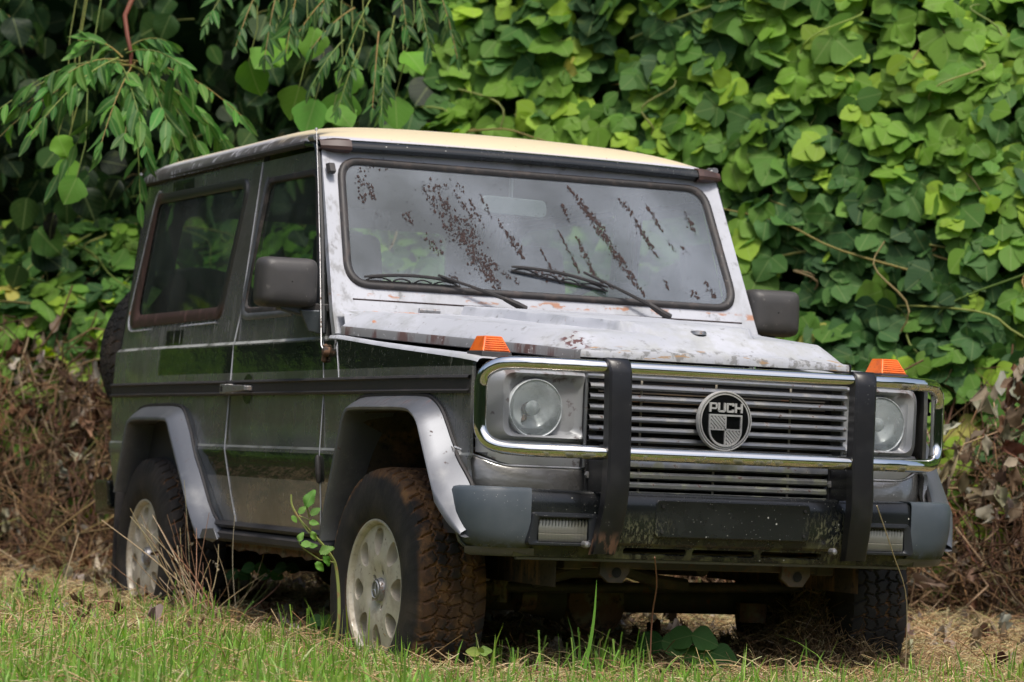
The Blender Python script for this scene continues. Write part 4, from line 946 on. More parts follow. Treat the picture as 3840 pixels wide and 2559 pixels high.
def rimmesh():
    b = MB(); N = 72
    outc = [(.196 * math.cos(2 * math.pi * k / N), .196 * math.sin(2 * math.pi * k / N)) for k in range(N)]
    holes = []
    for k in range(8):
        a = 2 * math.pi * (k + .5) / 8; h = []
        for j in range(18):
            q = 2 * math.pi * j / 18; u = .146 + .042 * math.cos(q); v = (.032 + .010 * math.cos(q)) * math.sin(q); h.append((u * math.cos(a) - v * math.sin(a), u * math.sin(a) + v * math.cos(a)))
        holes.append(h)
    for k in range(5):
        a = 2 * math.pi * (k + .25) / 5; holes.append([(.056 * math.cos(a) + .0085 * math.cos(2 * math.pi * j / 10), .056 * math.sin(a) + .0085 * math.sin(2 * math.pi * j / 10)) for j in range(10)])
    def face(p):
        r = math.hypot(p[0], p[1]); y = -.094 + .004 * sstep(.0, .19, r) - .012 * sstep(.196, .03, r) * 0 + .010 * sstep(.05, .10, r) * (1 - sstep(.13, .19, r)) * 0
        y = -.083 - .013 * sstep(.045, .085, r) + .006 * sstep(.12, .19, r)
        return (p[0], y, p[1])
    b.sheet(outc, holes, face, step=.018)
    f0 = len(b.f)
    for h in holes:
        cx = sum(p[0] for p in h) / len(h); cy = sum(p[1] for p in h) / len(h)
        b.grid([[face(p), (face(p)[0] * .995 + cx * .005, face(p)[1] + .004, face(p)[2] * .995 + cy * .005), (lerp(p[0], cx, .10), -.045, lerp(p[1], cy, .10))] for p in h], closeu=True)
    b.lathe([(.196, -.088), (.200, -.092), (.203, -.104), (.209, -.108), (.214, -.107), (.2155, -.100), (.205, -.094)], N)
    b.lathe([(.203, -.100), (.198, -.060), (.190, .02), (.190, .10)], N)
    o = b.build('rim', 'rim', None, smooth=40); return o.data
RM = rimmesh()
def one(name, me, par, m=None):
    o = bpy.data.objects.new(name, me); COL.objects.link(o); o.parent = par
    if m: o.data = me.copy(); o.data.materials.clear(); o.data.materials.append(M[m])
    return o
bpy.data.objects.remove(bpy.data.objects['rim'])
cap_me = MB().lathe([(.0001, -.101), (.022, -.100), (.033, -.098), (.037, -.082)], 28)
cap_o = cap_me.build('hub_cap', 'metalgrey', None); capm = cap_o.data; bpy.data.objects.remove(cap_o)
st = MB()
for k in range(3):
    a = math.pi / 2 + 2 * math.pi * k / 3; ca, sa = math.cos(a), math.sin(a)
    st.add([(.024 * ca, -.1035, .024 * sa), (-.005 * sa, -.1015, .005 * ca), (.005 * sa, -.1015, -.005 * ca), (0, -.1055, 0)], [(0, 1, 3), (0, 3, 2)])
st.lathe([(.0235, -.101), (.0255, -.1035), (.0275, -.100)], 28)
so = st.build('hub_star', 'bezel', None, smooth=20); stm = so.data; bpy.data.objects.remove(so)
dk = MB().lathe([(.03, -.01), (.13, -.01), (.135, .0), (.188, .04), (.20, .09), (.01, .09)], 32).build('brake_disc', 'liner', None); dkm = dk.data; bpy.data.objects.remove(dk)
def wheel(x, y, z, rz, roll, tm):
    e_ = bpy.data.objects.new('wheel', None); COL.objects.link(e_); e_.parent = CAR
    e_.location = Vector((x, y, z)) - Vector((-1.2, 0, .15)); e_.rotation_euler = (0, roll, rz); e_.rotation_mode = 'ZXY'
    e_.rotation_mode = 'XYZ'; e_.rotation_euler = (0, roll, rz)
    t = one('tyre', TY, e_, tm); one('rim', RM, e_); one('hub_cap', capm, e_); one('cap_star', stm, e_); one('brake_disc', dkm, e_, 'rim')
    bpy.context.view_layer.update(); return e_
SC = 1.0
wheel(0, -.708, .373, rad(2), .35, 'tyre_muddy')
wheel(0, .728, .373, math.pi + rad(3), .6, 'tyre')
wheel(-2.4, -.712, .368, 0, 1.0, 'tyre_rear')
wheel(-2.4, .72, .368, math.pi, 1.4, 'tyre')
sw = wheel(-3.20, -.40, 1.14, -math.pi / 2, .2, 'tyre'); sw.name = 'spare_wheel'

# ---- underside and arches
for sg in (-1, 1):
    for cx in (0, -2.4):
        ar = MB(); O = FO if cx == 0 else RO; rows = []
        for o in O[:-1] if cx == 0 else O: rows.append([(o[0], sg * .80, o[1] + .012), (o[0] + .01, sg * .60, o[1] + .03), (o[0], sg * .50, o[1] + .02)])
        ar.grid(rows); bk = [(o[0], sg * .50, o[1] + .02) for o in (O[:-1] if cx == 0 else O)]
        ar.add(bk + [(O[0][0], sg * .5, .42), (O[-2][0], sg * .5, .42)], [tuple(range(len(bk))) + (len(bk) + 1, len(bk))])
        ar.build('arch_liner', 'liner', CAR, smooth=30)
    rl = MB(); rl.box(-3.0, .58, sg * .42 - .03, sg * .42 + .03, .47, .58); rl.build('chassis_rail', 'under', CAR, bevel=.006)
    # coil spring and damper seen in the arch
    sp_ = MB(); sp_.tube([(-.02 + .055 * math.cos(a), sg * .55 + .055 * math.sin(a), .47 + a * .009) for a in np.linspace(0, 12 * math.pi, 140)], .008, 6)
    sp_.tube([(.10, sg * .56, .40), (.12, sg * .56, .86)], .022, 10); sp_.build('front_spring', 'liner', CAR)
    # tow eyes
    te = MB(); te.prism([(-.045, .52), (.045, .52), (.05, .47), (.025, .435), (-.02, .435), (-.05, .46)], lambda p, h: (h, sg * .30 + p[0], p[1]), .60, .615)
    te.build('tow_eye', 'under', CAR, bevel=.003)
    MB().lathe([(.0001, .001), (.0155, .001)], 14, (.617, sg * .30 + .004, .466), 'x').build('tow_eye_hole', 'dark', CAR)
    # mud flap and rear bumper corner
    MB().box(-2.80, -2.79, min(sg * .60, sg * .82), max(sg * .60, sg * .82), .25, .62).build('mud_flap', 'rubber', CAR)
    MB().hexa([(-3.06, sg * .50, .53), (-3.06, sg * .77, .53), (-3.06, sg * .78, .64), (-3.06, sg * .50, .64)], [(-3.32, sg * .50, .50), (-3.28, sg * .76, .50), (-3.28, sg * .77, .64), (-3.32, sg * .50, .64)]).build('rear_bumper', 'black', CAR, bevel=.012)
MB().box(-3.0, .50, -.72, .72, .56, .60).build('floor_pan', 'under', CAR)
MB().box(.52, .575, -.44, .44, .475, .53).build('front_crossmember', 'under', CAR, bevel=.005)
ax = MB(); ax.tube([(0, -.62, .360), (0, .62, .360)], .042, 14); ax.tube([(0, -.33, .360), (0, -.26, .36), (0, -.20, .36)], [.045, .06, .075], 14)
df = MB(); 
axo = ax.build('front_axle', 'under', CAR)
MB().lathe([(.0001, .115), (.06, .112), (.095, .095), (.108, .06), (.118, .055), (.118, .03), (.10, .02), (.09, -.09), (.03, -.14)], 28, (-.02, -.10, .352), 'x').build('differential', 'rust', axo, smooth=35)
MB().tube([(.15, -.62, .395), (.15, -.2, .398), (.15, .40, .412), (.15, .62, .415)], .0165, 12).build('track_rod', 'under', axo)
MB().tube([(.15, -.50, .395), (.15, -.49, .395), (.15, -.47, .395), (.15, -.46, .395)], [.012, .026, .026, .012], 10).build('rod_end', 'rust', axo); MB().tube([(.15, -.455, .35), (.15, -.455, .42)], .018, 10).build('rod_joint', 'rust', axo); MB().tube([(.1, -.38, .36), (.1, -.33, .36)], .04, 10).build('axle_clamp', 'rust', axo); MB().tube([(.08, .44, .30), (.08, .44, .36)], .05, 10).build('spring_seat', 'rust', axo)
MB().tube([(.30, -.42, .42), (.32, -.30, .455), (.32, -.12, .46), (.30, 0, .43), (.28, .1, .42)], .020, 10).build('anti_roll_bar', 'under', axo)
MB().tube([(-2.4, -.66, .37), (-2.4, .66, .37)], .045, 12).build('rear_axle', 'under', CAR)
MB().lathe([(.0001, .12), (.11, .06), (.11, -.06), (.02, -.12)], 20, (-2.4, .0, .37), 'x').build('rear_differential', 'under', CAR)
ex = MB(); ex.tube([(.2, .2, .47), (-.6, .22, .45), (-1.5, .25, .45), (-2.1, .25, .47)], .028, 10); ex.box(-1.4, -.6, -.25, .1, .42, .57); ex.build('gearbox', 'under', CAR, bevel=.02)

# ---- rear
rd = MB().sheet([(-.75, .62), (.75, .62), (.745, 1.15), (.70, 1.80), (-.70, 1.80), (-.745, 1.15)], [rpoly([(-.60, 1.27), (.60, 1.27), (.56, 1.70), (-.56, 1.70)], .06)], lambda p: (-3.01 + max(0, p[1] - 1.15) * .18, p[0], p[1]), step=.15)
rdo = rd.build('rear_door', 'paint', CAR, solid=.02)
MB().sheet(rpoly([(-.60, 1.27), (.60, 1.27), (.56, 1.70), (-.56, 1.70)], .06), [], lambda p: (-3.0 + max(0, p[1] - 1.15) * .18, p[0], p[1]), step=.5).build('rear_glass', 'sideglass', rdo, smooth=0)
MB().tube([(-3.02, -.40, 1.14), (-3.12, -.40, 1.14)], .06, 14).build('spare_wheel_mount', 'black', rdo)

# ---- interior
for sg in (-1, 1): MB().box(-2.93, -.62, min(sg * .745, sg * .755), max(sg * .745, sg * .755), .60, 1.225).build('interior_trim', 'dash', CAR)
ds = MB(); ds.hexa([(-.62, -.74, 1.0), (-.62, .74, 1.0), (-.62, .74, 1.24), (-.62, -.74, 1.24)], [(-.86, -.72, .95), (-.86, .72, .95), (-.84, .72, 1.245), (-.84, -.72, 1.245)]); ds.build('dashboard', 'dash', CAR, bevel=.02)
MB().tube([(-.90, .36, 1.18), (-.80, .36, 1.12)], .03, 8).build('steering_column', 'dash', CAR)
MB().tube([(-.93 + .06 * math.sin(a), .36 + .19 * math.cos(a), 1.235 + .17 * math.sin(a)) for a in np.linspace(0, 2 * math.pi, 33)], .013, 8).build('steering_wheel', 'seat', CAR)
for x, y, w_, hh in ((-1.45, -.36, .25, 1.42), (-1.45, .36, .25, 1.42), (-2.25, -.34, .28, 1.36), (-2.25, .34, .28, 1.36)):
    s_ = MB()
    def slab(x0, x1, y0, y1, z0, z1, lean): s_.hexa([(x0, y0, z0), (x1, y0, z0), (x1, y1, z0), (x0, y1, z0)], [(x0 - lean, y0, z1), (x1 - lean, y0, z1), (x1 - lean, y1, z1), (x0 - lean, y1, z1)])
    slab(x - .05, x + .08, y - w_, y + w_, .85, hh - .06, .10); slab(x, x + .50, y - w_, y + w_, .75, .90, 0)
    so_ = s_.build('seat', 'seat', CAR, bevel=.045, seg=4)
    if x > -2:
        hr = MB(); hr.hexa([(x - .16, y - .13, hh - .04), (x - .06, y - .13, hh - .04), (x - .06, y + .13, hh - .04), (x - .16, y + .13, hh - .04)], [(x - .18, y - .12, hh + .15), (x - .09, y - .12, hh + .15), (x - .09, y + .12, hh + .15), (x - .18, y + .12, hh + .15)]); hr.build('headrest', 'seat', so_, bevel=.035, seg=4)
rvm = MB(); rvm.prism(rpoly([(-.165, 1.615), (.085, 1.610), (.08, 1.67), (-.155, 1.675)], .025, 4), lambda p, h: (h, p[0], p[1]), -.86, -.83); rvm.tube([(-.85, -.045, 1.67), (-.84, -.05, 1.74)], .008, 6)
rvm.build('rear_view_mirror', 'bezel', CAR, bevel=.005)

# ================================================================== THE PLACE
DV = np.array([-.917, .399, 0.]); RV = np.array([.399, .917, 0.]); UP = np.array([0, 0, 1.])
def W(D, L, z):
    D, L, z = np.broadcast_arrays(np.asarray(D, float), np.asarray(L, float), np.asarray(z, float))
    return np.stack([CAM[0] + D * DV[0] + L * RV[0], CAM[1] + D * DV[1] + L * RV[1], z], -1)
def DL(x, y): return ((x - CAM[0]) * DV[0] + (y - CAM[1]) * DV[1], (x - CAM[0]) * RV[0] + (y - CAM[1]) * RV[1])
def gz(x, y):
    D, L = DL(x, y)
    return .135 + .012 * np.clip(D - 9, -6, 6) + .014 * np.sin(x * 2.1 + 1) * np.cos(y * 1.7) + .008 * np.sin(x * 5.3) * np.sin(y * 4.1 + 2)
def unit(v): return v / np.maximum(np.linalg.norm(v, axis=-1, keepdims=True), 1e-9)
def rawmesh(name, V, F, m, col=None, uv=None, smooth=True, parent=None):
    V = np.asarray(V, np.float32); me = bpy.data.meshes.new(name)
    k = F.shape[1]; me.vertices.add(len(V)); me.vertices.foreach_set('co', V.ravel())
    me.loops.add(F.size); me.loops.foreach_set('vertex_index', F.astype(np.int32).ravel())
    me.polygons.add(len(F)); me.polygons.foreach_set('loop_start', np.arange(0, F.size, k, dtype=np.int32))
    me.polygons.foreach_set('use_smooth', np.full(len(F), smooth)); me.update(calc_edges=True)
    if col is not None:
        a = me.color_attributes.new('Col', 'FLOAT_COLOR', 'POINT'); c = np.ones((len(V), 4), np.float32); c[:, :3] = col; a.data.foreach_set('color', c.ravel())
    if uv is not None:
        a = me.attributes.new('UVl', 'FLOAT_VECTOR', 'POINT'); u = np.zeros((len(V), 3), np.float32); u[:, :2] = uv; a.data.foreach_set('vector', u.ravel())
    me.materials.append(M[m]); o = bpy.data.objects.new(name, me); COL.objects.link(o)
    if parent is not None: o.parent = parent; o.matrix_parent_inverse = parent.matrix_world.inverted()
    return o
def template(half_l, half_r, rows, fold=.12, curl=.18, wave=.03):
    """rows: v stations; half_*: widths at those stations"""
    V, UVs = [], []
    for i, v in enumerate(rows):
        for u in (-1, -.5, 0, .5, 1):
            wd = (half_l if u < 0 else half_r)[i] * abs(u) * (1 if u > 0 else -1)
            yy = v - (.04 if abs(u) == 1 and i == 0 else 0)
            V.append((wd, yy, fold * abs(wd) - curl * v * v + wave * math.sin(v * 9 + u * 2) * abs(u))); UVs.append((wd, v))
    F = []
    for i in range(len(rows) - 1):
        for j in range(4): a = i * 5 + j; F.append((a, a + 1, a + 6, a + 5))
    return np.array(V, float), np.array(F), np.array(UVs, float)
rw = [0, .07, .2, .36, .47, .56, .68, .84, .94, 1.0]
T_TERM = template([.05, .28, .43, .54, .52, .43, .38, .22, .085, .0], [.05, .28, .43, .54, .52, .43, .38, .22, .085, .0], rw, .08, .12)
T_OVAL = template([.05, .32, .47, .51, .50, .46, .40, .26, .12, 0], [.05, .32, .47, .51, .50, .46, .40, .26, .12, 0], rw, .06, .12)
T_LATL = template([.05, .35, .53, .58, .55, .48, .41, .26, .12, 0], [.04, .23, .37, .41, .41, .38, .33, .21, .09, 0], rw, .05, .12)
T_LATR = template([.04, .23, .37, .41, .41, .38, .33, .21, .09, 0], [.05, .35, .53, .58, .55, .48, .41, .26, .12, 0], rw, .05, .12)
rl_ = [0, .15, .35, .55, .75, .9, 1.0]
_jr = np.linspace(0, 1, 19); _jw = [.02 + .40 * math.sin(math.pi * min(1, v * .9 + .08)) ** .8 * (1 - .25 * v) * (1 if i % 2 else .74) * (v < 1) for i, v in enumerate(_jr)]
T_JAG = template(_jw, _jw, list(_jr), .15, .2, .05)
T_LANCE = template([.01, .11, .155, .145, .10, .045, 0], [.01, .11, .155, .145, .10, .045, 0], rl_, .3, .22, .02)
T_DEAD = template([.05, .16, .25, .24, .17, .08, 0], [.05, .12, .20, .27, .20, .09, 0], rl_, 1.0, -.35, .22)
def leaves(name, T, pos, tip, nor, size, col, m, parent=None, **k):
    V, F, U = T; tip = unit(tip); side_ = unit(np.cross(tip, nor)); nor = np.cross(side_, tip)
    size = size[:, None, None]; cf = rng.uniform(-.6, 2.2, (len(pos), 1, 1))
    P = pos[:, None, :] + size * (V[None, :, 0:1] * side_[:, None, :] + V[None, :, 1:2] * tip[:, None, :] + V[None, :, 2:3] * cf * nor[:, None, :])
    n, kk = len(pos), len(V)
    FF = (F[None] + (np.arange(n) * kk)[:, None, None]).reshape(-1, 4)
    C = np.repeat(col[:, None, :], kk, 1).reshape(-1, 3)
    return P.reshape(-1, 3), FF, C, np.tile(U, (n, 1))
def join(parts):
    Vs, Fs, Cs, Us, b = [], [], [], [], 0
    for V, F, C, U in parts: Vs.append(V); Fs.append(F + b); Cs.append(C); Us.append(U); b += len(V)
    return np.concatenate(Vs), np.concatenate(Fs), np.concatenate(Cs), np.concatenate(Us)
def stems(P, r, col, n=3):
    """P (N,M,3) polylines, r (N,) or (N,M)"""
    N, K = P.shape[:2]; r = np.asarray(r, float); r = np.full((N, K), float(r)) if r.ndim == 0 else np.broadcast_to(r.reshape(r.shape[0], -1) if r.ndim > 1 or r.shape[0] == N else r[None], (N, K))
    t = np.empty_like(P); t[:, 1:-1] = P[:, 2:] - P[:, :-2]; t[:, 0] = P[:, 1] - P[:, 0]; t[:, -1] = P[:, -1] - P[:, -2]; t = unit(t)
    a = np.zeros_like(t); a[..., 2] = 1; a[np.abs(t[..., 2]) > .9] = (1, 0, 0)
    u = unit(np.cross(t, a)); v = np.cross(t, u)
    an = 2 * np.pi * np.arange(n) / n
    V = P[:, :, None] + r[:, :, None, None] * (np.cos(an)[None, None, :, None] * u[:, :, None] + np.sin(an)[None, None, :, None] * v[:, :, None])
    idx = np.arange(N * K * n).reshape(N, K, n); q = np.roll(idx, -1, 2)
    F = np.stack([idx[:, :-1], q[:, :-1], q[:, 1:], idx[:, 1:]], -1).reshape(-1, 4)
    C = np.repeat(col, K * n, 0) if len(col) == N else col
    return V.reshape(-1, 3), F, C, np.zeros((N * K * n, 2))
def cols(palette, n, jit=.18, p=None):
    pal = np.array(palette, float); c = pal[rng.choice(len(pal), n, p=p)]
    return np.clip(c * (1 + jit * rng.standard_normal((n, 1))) * (1 + .06 * rng.standard_normal((n, 3))), .004, .9)
BL = [(rng.uniform(-6, 6), rng.uniform(0, 5), rng.uniform(.35, .9), rng.uniform(-.45, .45)) for _ in range(46)]
def bump(L, z):
    s = 0
    for a, b, w_, h in BL: s = s + h * np.exp(-((L - a) ** 2 + (z - b) ** 2) / (2 * w_ * w_))
    return s
def ztop(L): return np.interp(L, [-9, -1.35, -.95, -.55, -.15, .5, 9], [1.75, 1.86, 2.0, 2.7, 3.9, 5.2, 5.4])
def Dw(L, z):
    zt = ztop(L); over = np.maximum(0, z - (zt - .35))
    return 13.55 - .42 * np.clip(L, -9, 2.6) - .15 * np.clip(L - 2.6, 0, 9) + .24 * (z - .3) + bump(L, z) * .55 + over * 1.6

# ---- ground: one sheet out to the horizon
def axis_pts():
    a = list(np.arange(-6.0, 6.01, .10)); o = []
    v, s = 6.0, .25
    while v < 260: v += s; s *= 1.28; o.append(v)
    return np.array([-q for q in o[::-1]] + a + o)
ax1 = axis_pts(); gx = ax1 + 1.0; gy = ax1 * 1.0
X, Y = np.meshgrid(gx, gy, indexing='ij'); Z = gz(X, Y)
n1, n2 = X.shape; idx = np.arange(n1 * n2).reshape(n1, n2)
F = np.stack([idx[:-1, :-1], idx[1:, :-1], idx[1:, 1:], idx[:-1, 1:]], -1).reshape(-1, 4)
M['soil'] = mat('grassy_soil', (.075, .06, .035), .95, 0, layers=(dict(s=1.2, d=6, lo=.42, hi=.6, c=(.075, .10, .03)), dict(s=18, d=6, lo=.48, hi=.62, c=(.19, .14, .07)), dict(s=55, d=4, lo=.52, hi=.66, c=(.03, .024, .015))), bump=(dict(s=40, d=5, k=.8, dist=.02),))
g_ = rawmesh('ground', np.stack([X, Y, Z], -1).reshape(-1, 3), F, 'soil'); tag(g_, kind='structure')

# ---- bank behind the vines, closed dark earth
Ls = np.linspace(-9, 9, 110); zs = np.linspace(.0, 6.0, 44); Lg, Zg = np.meshgrid(Ls, zs, indexing='ij')
zt = np.minimum(Zg, ztop(Lg) - .15); Dg = Dw(Lg, zt) + .38 + .10 * np.sin(Lg * 7 + Zg * 5) + np.maximum(0, Zg - ztop(Lg) + .15) * 0 + np.where(Zg > ztop(Lg) - .15, (Zg - ztop(Lg) + .15) * 1.6, 0)
P = W(Dg, Lg, np.maximum(zt, 0.05)); idx = np.arange(P.shape[0] * P.shape[1]).reshape(P.shape[:2])
F = np.stack([idx[:-1, :-1], idx[1:, :-1], idx[1:, 1:], idx[:-1, 1:]], -1).reshape(-1, 4)
M['bank'] = mat('earth_bank', (.022, .02, .012), .95, 0, layers=(dict(s=6, d=6, lo=.45, hi=.6, c=(.035, .05, .018)), dict(s=14, d=6, lo=.5, hi=.65, c=(.06, .04, .022))), bump=(dict(s=12, d=5, k=1, dist=.08),))
bk = rawmesh('hill', P.reshape(-1, 3), F, 'bank'); tag(bk, kind='structure')

# ---- kudzu vines
def trifoliate(Pp, N_, Tt, size, col, T3=(T_TERM, T_LATL, T_LATR)):
    Nn = unit(N_); Tt = unit(Tt - (Tt * Nn).sum(-1, keepdims=True) * Nn); Sd = np.cross(Tt, Nn); n = len(Pp); parts = []
    jit = lambda s: s * rng.standard_normal((n, 3))
    sz = size[:, None]
    parts.append(leaves('', T3[0], Pp + Tt * sz * .16, Tt + jit(.12), Nn + jit(.22), size * rng.uniform(.92, 1.1, n), col * rng.uniform(.9, 1.1, (n, 1)), ''))
    parts.append(leaves('', T3[1], Pp + Sd * sz * .03, Sd * .95 + Tt * .28 + jit(.14), Nn + jit(.25), size * rng.uniform(.8, .98, n), col * rng.uniform(.85, 1.15, (n, 1)), ''))
    parts.append(leaves('', T3[2], Pp - Sd * sz * .03, -Sd * .95 + Tt * .28 + jit(.14), Nn + jit(.25), size * rng.uniform(.8, .98, n), col * rng.uniform(.85, 1.15, (n, 1)), ''))
    return parts
def wallnormal(L, z):
    e = .08; p = W(Dw(L, z), L, z); a = W(Dw(L + e, z), L + e, z) - p; b = W(Dw(L, z + e), L, z + e) - p
    n = unit(np.cross(a, b)); s = np.sign((n * (-DV)).sum(-1, keepdims=True)); return n * np.where(s == 0, 1, s)
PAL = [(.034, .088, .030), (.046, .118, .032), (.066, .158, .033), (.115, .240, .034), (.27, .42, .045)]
def kudzu(n, Lr, zr, psz, prob):
    n0 = n; n = n * 2; L = rng.uniform(*Lr, n * 2); z = rng.uniform(*zr, n * 2)
    hole = .5 + .5 * np.sin(L * 5.1 + 2 * np.sin(z * 2.3)) * np.sin(z * 6.3 + 2 * np.cos(L * 2.9)); keep = (rng.random(n * 2) < .30 + .9 * hole) & (z < ztop(L) + .05) & (rng.random(n * 2) < prob(L, z)); L, z = L[keep][:n0], z[keep][:n0]; k = len(L)
    dep = rng.exponential(.24, k) - .13
    p = W(Dw(L, z) + dep, L, z); nn = wallnormal(L, z)
    N_ = nn * .8 + UP * rng.uniform(.0, .8, (k, 1)) - DV * .4 + .34 * rng.standard_normal((k, 3))
    tp = -UP * .7 + nn * .2 + RV * rng.normal(0, .8, (k, 1)) + .45 * rng.standard_normal((k, 3))
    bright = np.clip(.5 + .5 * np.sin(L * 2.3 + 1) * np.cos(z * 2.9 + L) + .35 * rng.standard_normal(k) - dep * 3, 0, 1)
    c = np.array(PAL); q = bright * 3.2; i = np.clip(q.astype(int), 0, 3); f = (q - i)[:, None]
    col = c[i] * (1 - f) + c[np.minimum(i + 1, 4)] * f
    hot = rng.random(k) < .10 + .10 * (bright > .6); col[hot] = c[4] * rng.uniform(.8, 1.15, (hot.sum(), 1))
    yel = rng.random(k) < .008; col[yel] = (.36, .34, .08)
    sz = rng.uniform(*psz, k) * rng.uniform(.75, 1.1, k) * np.where(hot, .85, 1)
    return p, N_, tp, sz, col * (1 + .1 * rng.standard_normal((k, 1)))
def lowp(L, z):
    zl = np.interp(L, [-9, -1.9, -1.2, 0, 1.2, 1.7, 2.6, 9], [1.02, 1.02, .88, .65, .68, .74, .72, .8]) + .12 * np.sin(L * 6) + .1 * np.sin(L * 13 + 1)
    return np.clip((z - zl) / .22 + .25, .24, 1)
parts = []
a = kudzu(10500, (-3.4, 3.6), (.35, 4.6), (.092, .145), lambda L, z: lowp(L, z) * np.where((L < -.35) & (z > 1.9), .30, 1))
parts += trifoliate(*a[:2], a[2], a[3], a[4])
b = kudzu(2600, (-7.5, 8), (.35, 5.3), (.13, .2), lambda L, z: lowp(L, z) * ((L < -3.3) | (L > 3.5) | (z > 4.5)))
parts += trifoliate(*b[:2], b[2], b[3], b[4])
V, F, C, U = join(parts)
# petioles and runners
st_parts = []
k = 900; sel = rng.choice(len(a[0]), k); p0 = a[0][sel]; tp = unit(a[2][sel])
PP = np.stack([p0, p0 - tp * .05 + DV * .03, p0 - tp * .11 + DV * .09, p0 - tp * .16 + DV * .2], 1)
sc_ = cols([(.22, .26, .08), (.28, .30, .10), (.25, .17, .08)], k); V2, F2, C2, U2 = stems(PP, .0028, sc_)
k = 130; L0 = rng.uniform(-3, 3.3, k); z0 = np.minimum(rng.uniform(1.0, 4.2, k), ztop(L0)); t_ = np.linspace(0, 1, 14)[None]
dl = rng.normal(0, .55, (k, 1)); dz = rng.uniform(-.2, .75, (k, 1)); LL = L0[:, None] + dl * t_ + .05 * np.sin(t_ * 9 + dl * 5); ZZ = z0[:, None] + dz * t_ - .55 * t_ ** 2 * rng.random((k, 1))
PP = W(Dw(LL, ZZ) - .06 - .13 * np.sin(t_ * np.pi) * rng.random((k, 1)), LL, ZZ); V3, F3, C3, U3 = stems(PP, np.linspace(.0055, .0028, 14)[None].repeat(k, 0), cols([(.28, .30, .10), (.30, .24, .10), (.22, .27, .08)], k), 4)
V, F, C, U = join([(V, F, C, U), (V2, F2, C2, U2), (V3, F3, C3, U3)])
U[len(U) - len(U2) - len(U3):] = (.3, .03)
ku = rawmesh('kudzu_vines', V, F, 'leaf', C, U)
tag(ku, 'thick wall of green kudzu vine leaves climbing the bank behind the car', 'vines', kind='stuff')

# ---- brown tangle at the foot of the vines
parts = []
def tangle(k, Lr, zmax, rr=(.0016, .005)):
    L0 = rng.uniform(*Lr, k); zb = rng.uniform(0, 1, k) ** 1.1 * zmax(L0) + .12; m_ = 9; t = np.linspace(-.5, .5, m_)[None]
    ang = rng.normal(1.3, .75, (k, 1)) * rng.choice([-1, 1], (k, 1)); ln = rng.uniform(.15, .9, (k, 1))
    LL = L0[:, None] + np.cos(ang) * ln * t + .08 * rng.standard_normal((k, 1)) * np.sin(t * 7 + rng.uniform(0, 6, (k, 1))) + .03 * np.sin(t * 21 + rng.uniform(0, 6, (k, 1)))
    ZZ = zb[:, None] + np.sin(ang) * ln * t * .9 + .08 * rng.standard_normal((k, 1)) * np.cos(t * 6 + rng.uniform(0, 6, (k, 1))) + .03 * np.sin(t * 17 + rng.uniform(0, 6, (k, 1)))
    DD = Dw(LL, np.maximum(ZZ, .2)) + .12 - rng.exponential(.16, (k, 1)) + .12 * t * rng.standard_normal((k, 1)) * 2 - np.maximum(0, .7 - ZZ) * .35
    P = W(DD, LL, ZZ); P[..., 2] = np.maximum(P[..., 2], gz(P[..., 0], P[..., 1]) + .004)
    return stems(P, rng.uniform(*rr, k) * rng.uniform(.5, 1, k), cols([(.14, .075, .036), (.20, .125, .062), (.08, .045, .025), (.30, .22, .13), (.10, .055, .035), (.22, .20, .07)], k, .25, [.3, .22, .2, .12, .1, .06]))
zm = lambda L: np.interp(L, [-9, -2.0, -1.3, 0, 1.3, 1.8, 9], [1.08, 1.08, 1.0, .7, .75, .82, .8])
parts.append(tangle(1900, (-2.9, -.9), zm, (.002, .006))); parts.append(tangle(1000, (-.9, 1.3), zm, (.002, .006))); parts.append(tangle(1800, (1.2, 3.2), zm, (.002, .006))); parts.append(tangle(900, (-7, 7.5), zm, (.003, .008)))
# thick leaning stalks
k = 120; L0 = rng.uniform(-3.2, 3.3, k); t = np.linspace(0, 1, 10)[None]; LL = L0[:, None] + rng.normal(0, .22, (k, 1)) * t + .05 * np.sin(t * 6 + L0[:, None]); ZZ = .08 + t * (zm(L0)[:, None] + .2) * rng.uniform(.6, 1.1, (k, 1))
parts.append(stems(W(Dw(LL, ZZ) - .05 - .3 * (1 - t) * rng.random((k, 1)), LL, ZZ), np.linspace(.009, .004, 10)[None] * rng.uniform(.5, 1.4, (k, 1)), cols([(.16, .10, .06), (.24, .20, .09), (.12, .07, .045)], k), 5))
V, F, C, U = join(parts); tg = rawmesh('dry_undergrowth', V, F, 'twig', C, U)
tag(tg, 'brown tangle of dry stems and runners under the green vines', 'undergrowth', kind='stuff')

# ---- dead leaves: hanging clump at the right, scattered through the tangle and on the ground
parts = []; DEADC = [(.26, .22, .165), (.19, .15, .10), (.12, .085, .055), (.34, .31, .25), (.15, .08, .045)]
def deadset(p, n_, sz, droop=.8):
    k = len(p); tp = -UP * droop + .6 * rng.standard_normal((k, 3)); nn = -DV + .7 * rng.standard_normal((k, 3))
    return leaves('', T_DEAD, p, tp, nn, sz, cols(DEADC, k, .2, [.3, .25, .2, .12, .13]), '')
k = 1500; L = rng.uniform(-3, 3.2, k); z = .14 + rng.random(k) ** 1.5 * zm(L); parts.append(deadset(W(Dw(L, z) - rng.exponential(.12, k) - np.maximum(0, .7 - z) * .3, L, z), 0, rng.uniform(.05, .11, k)))
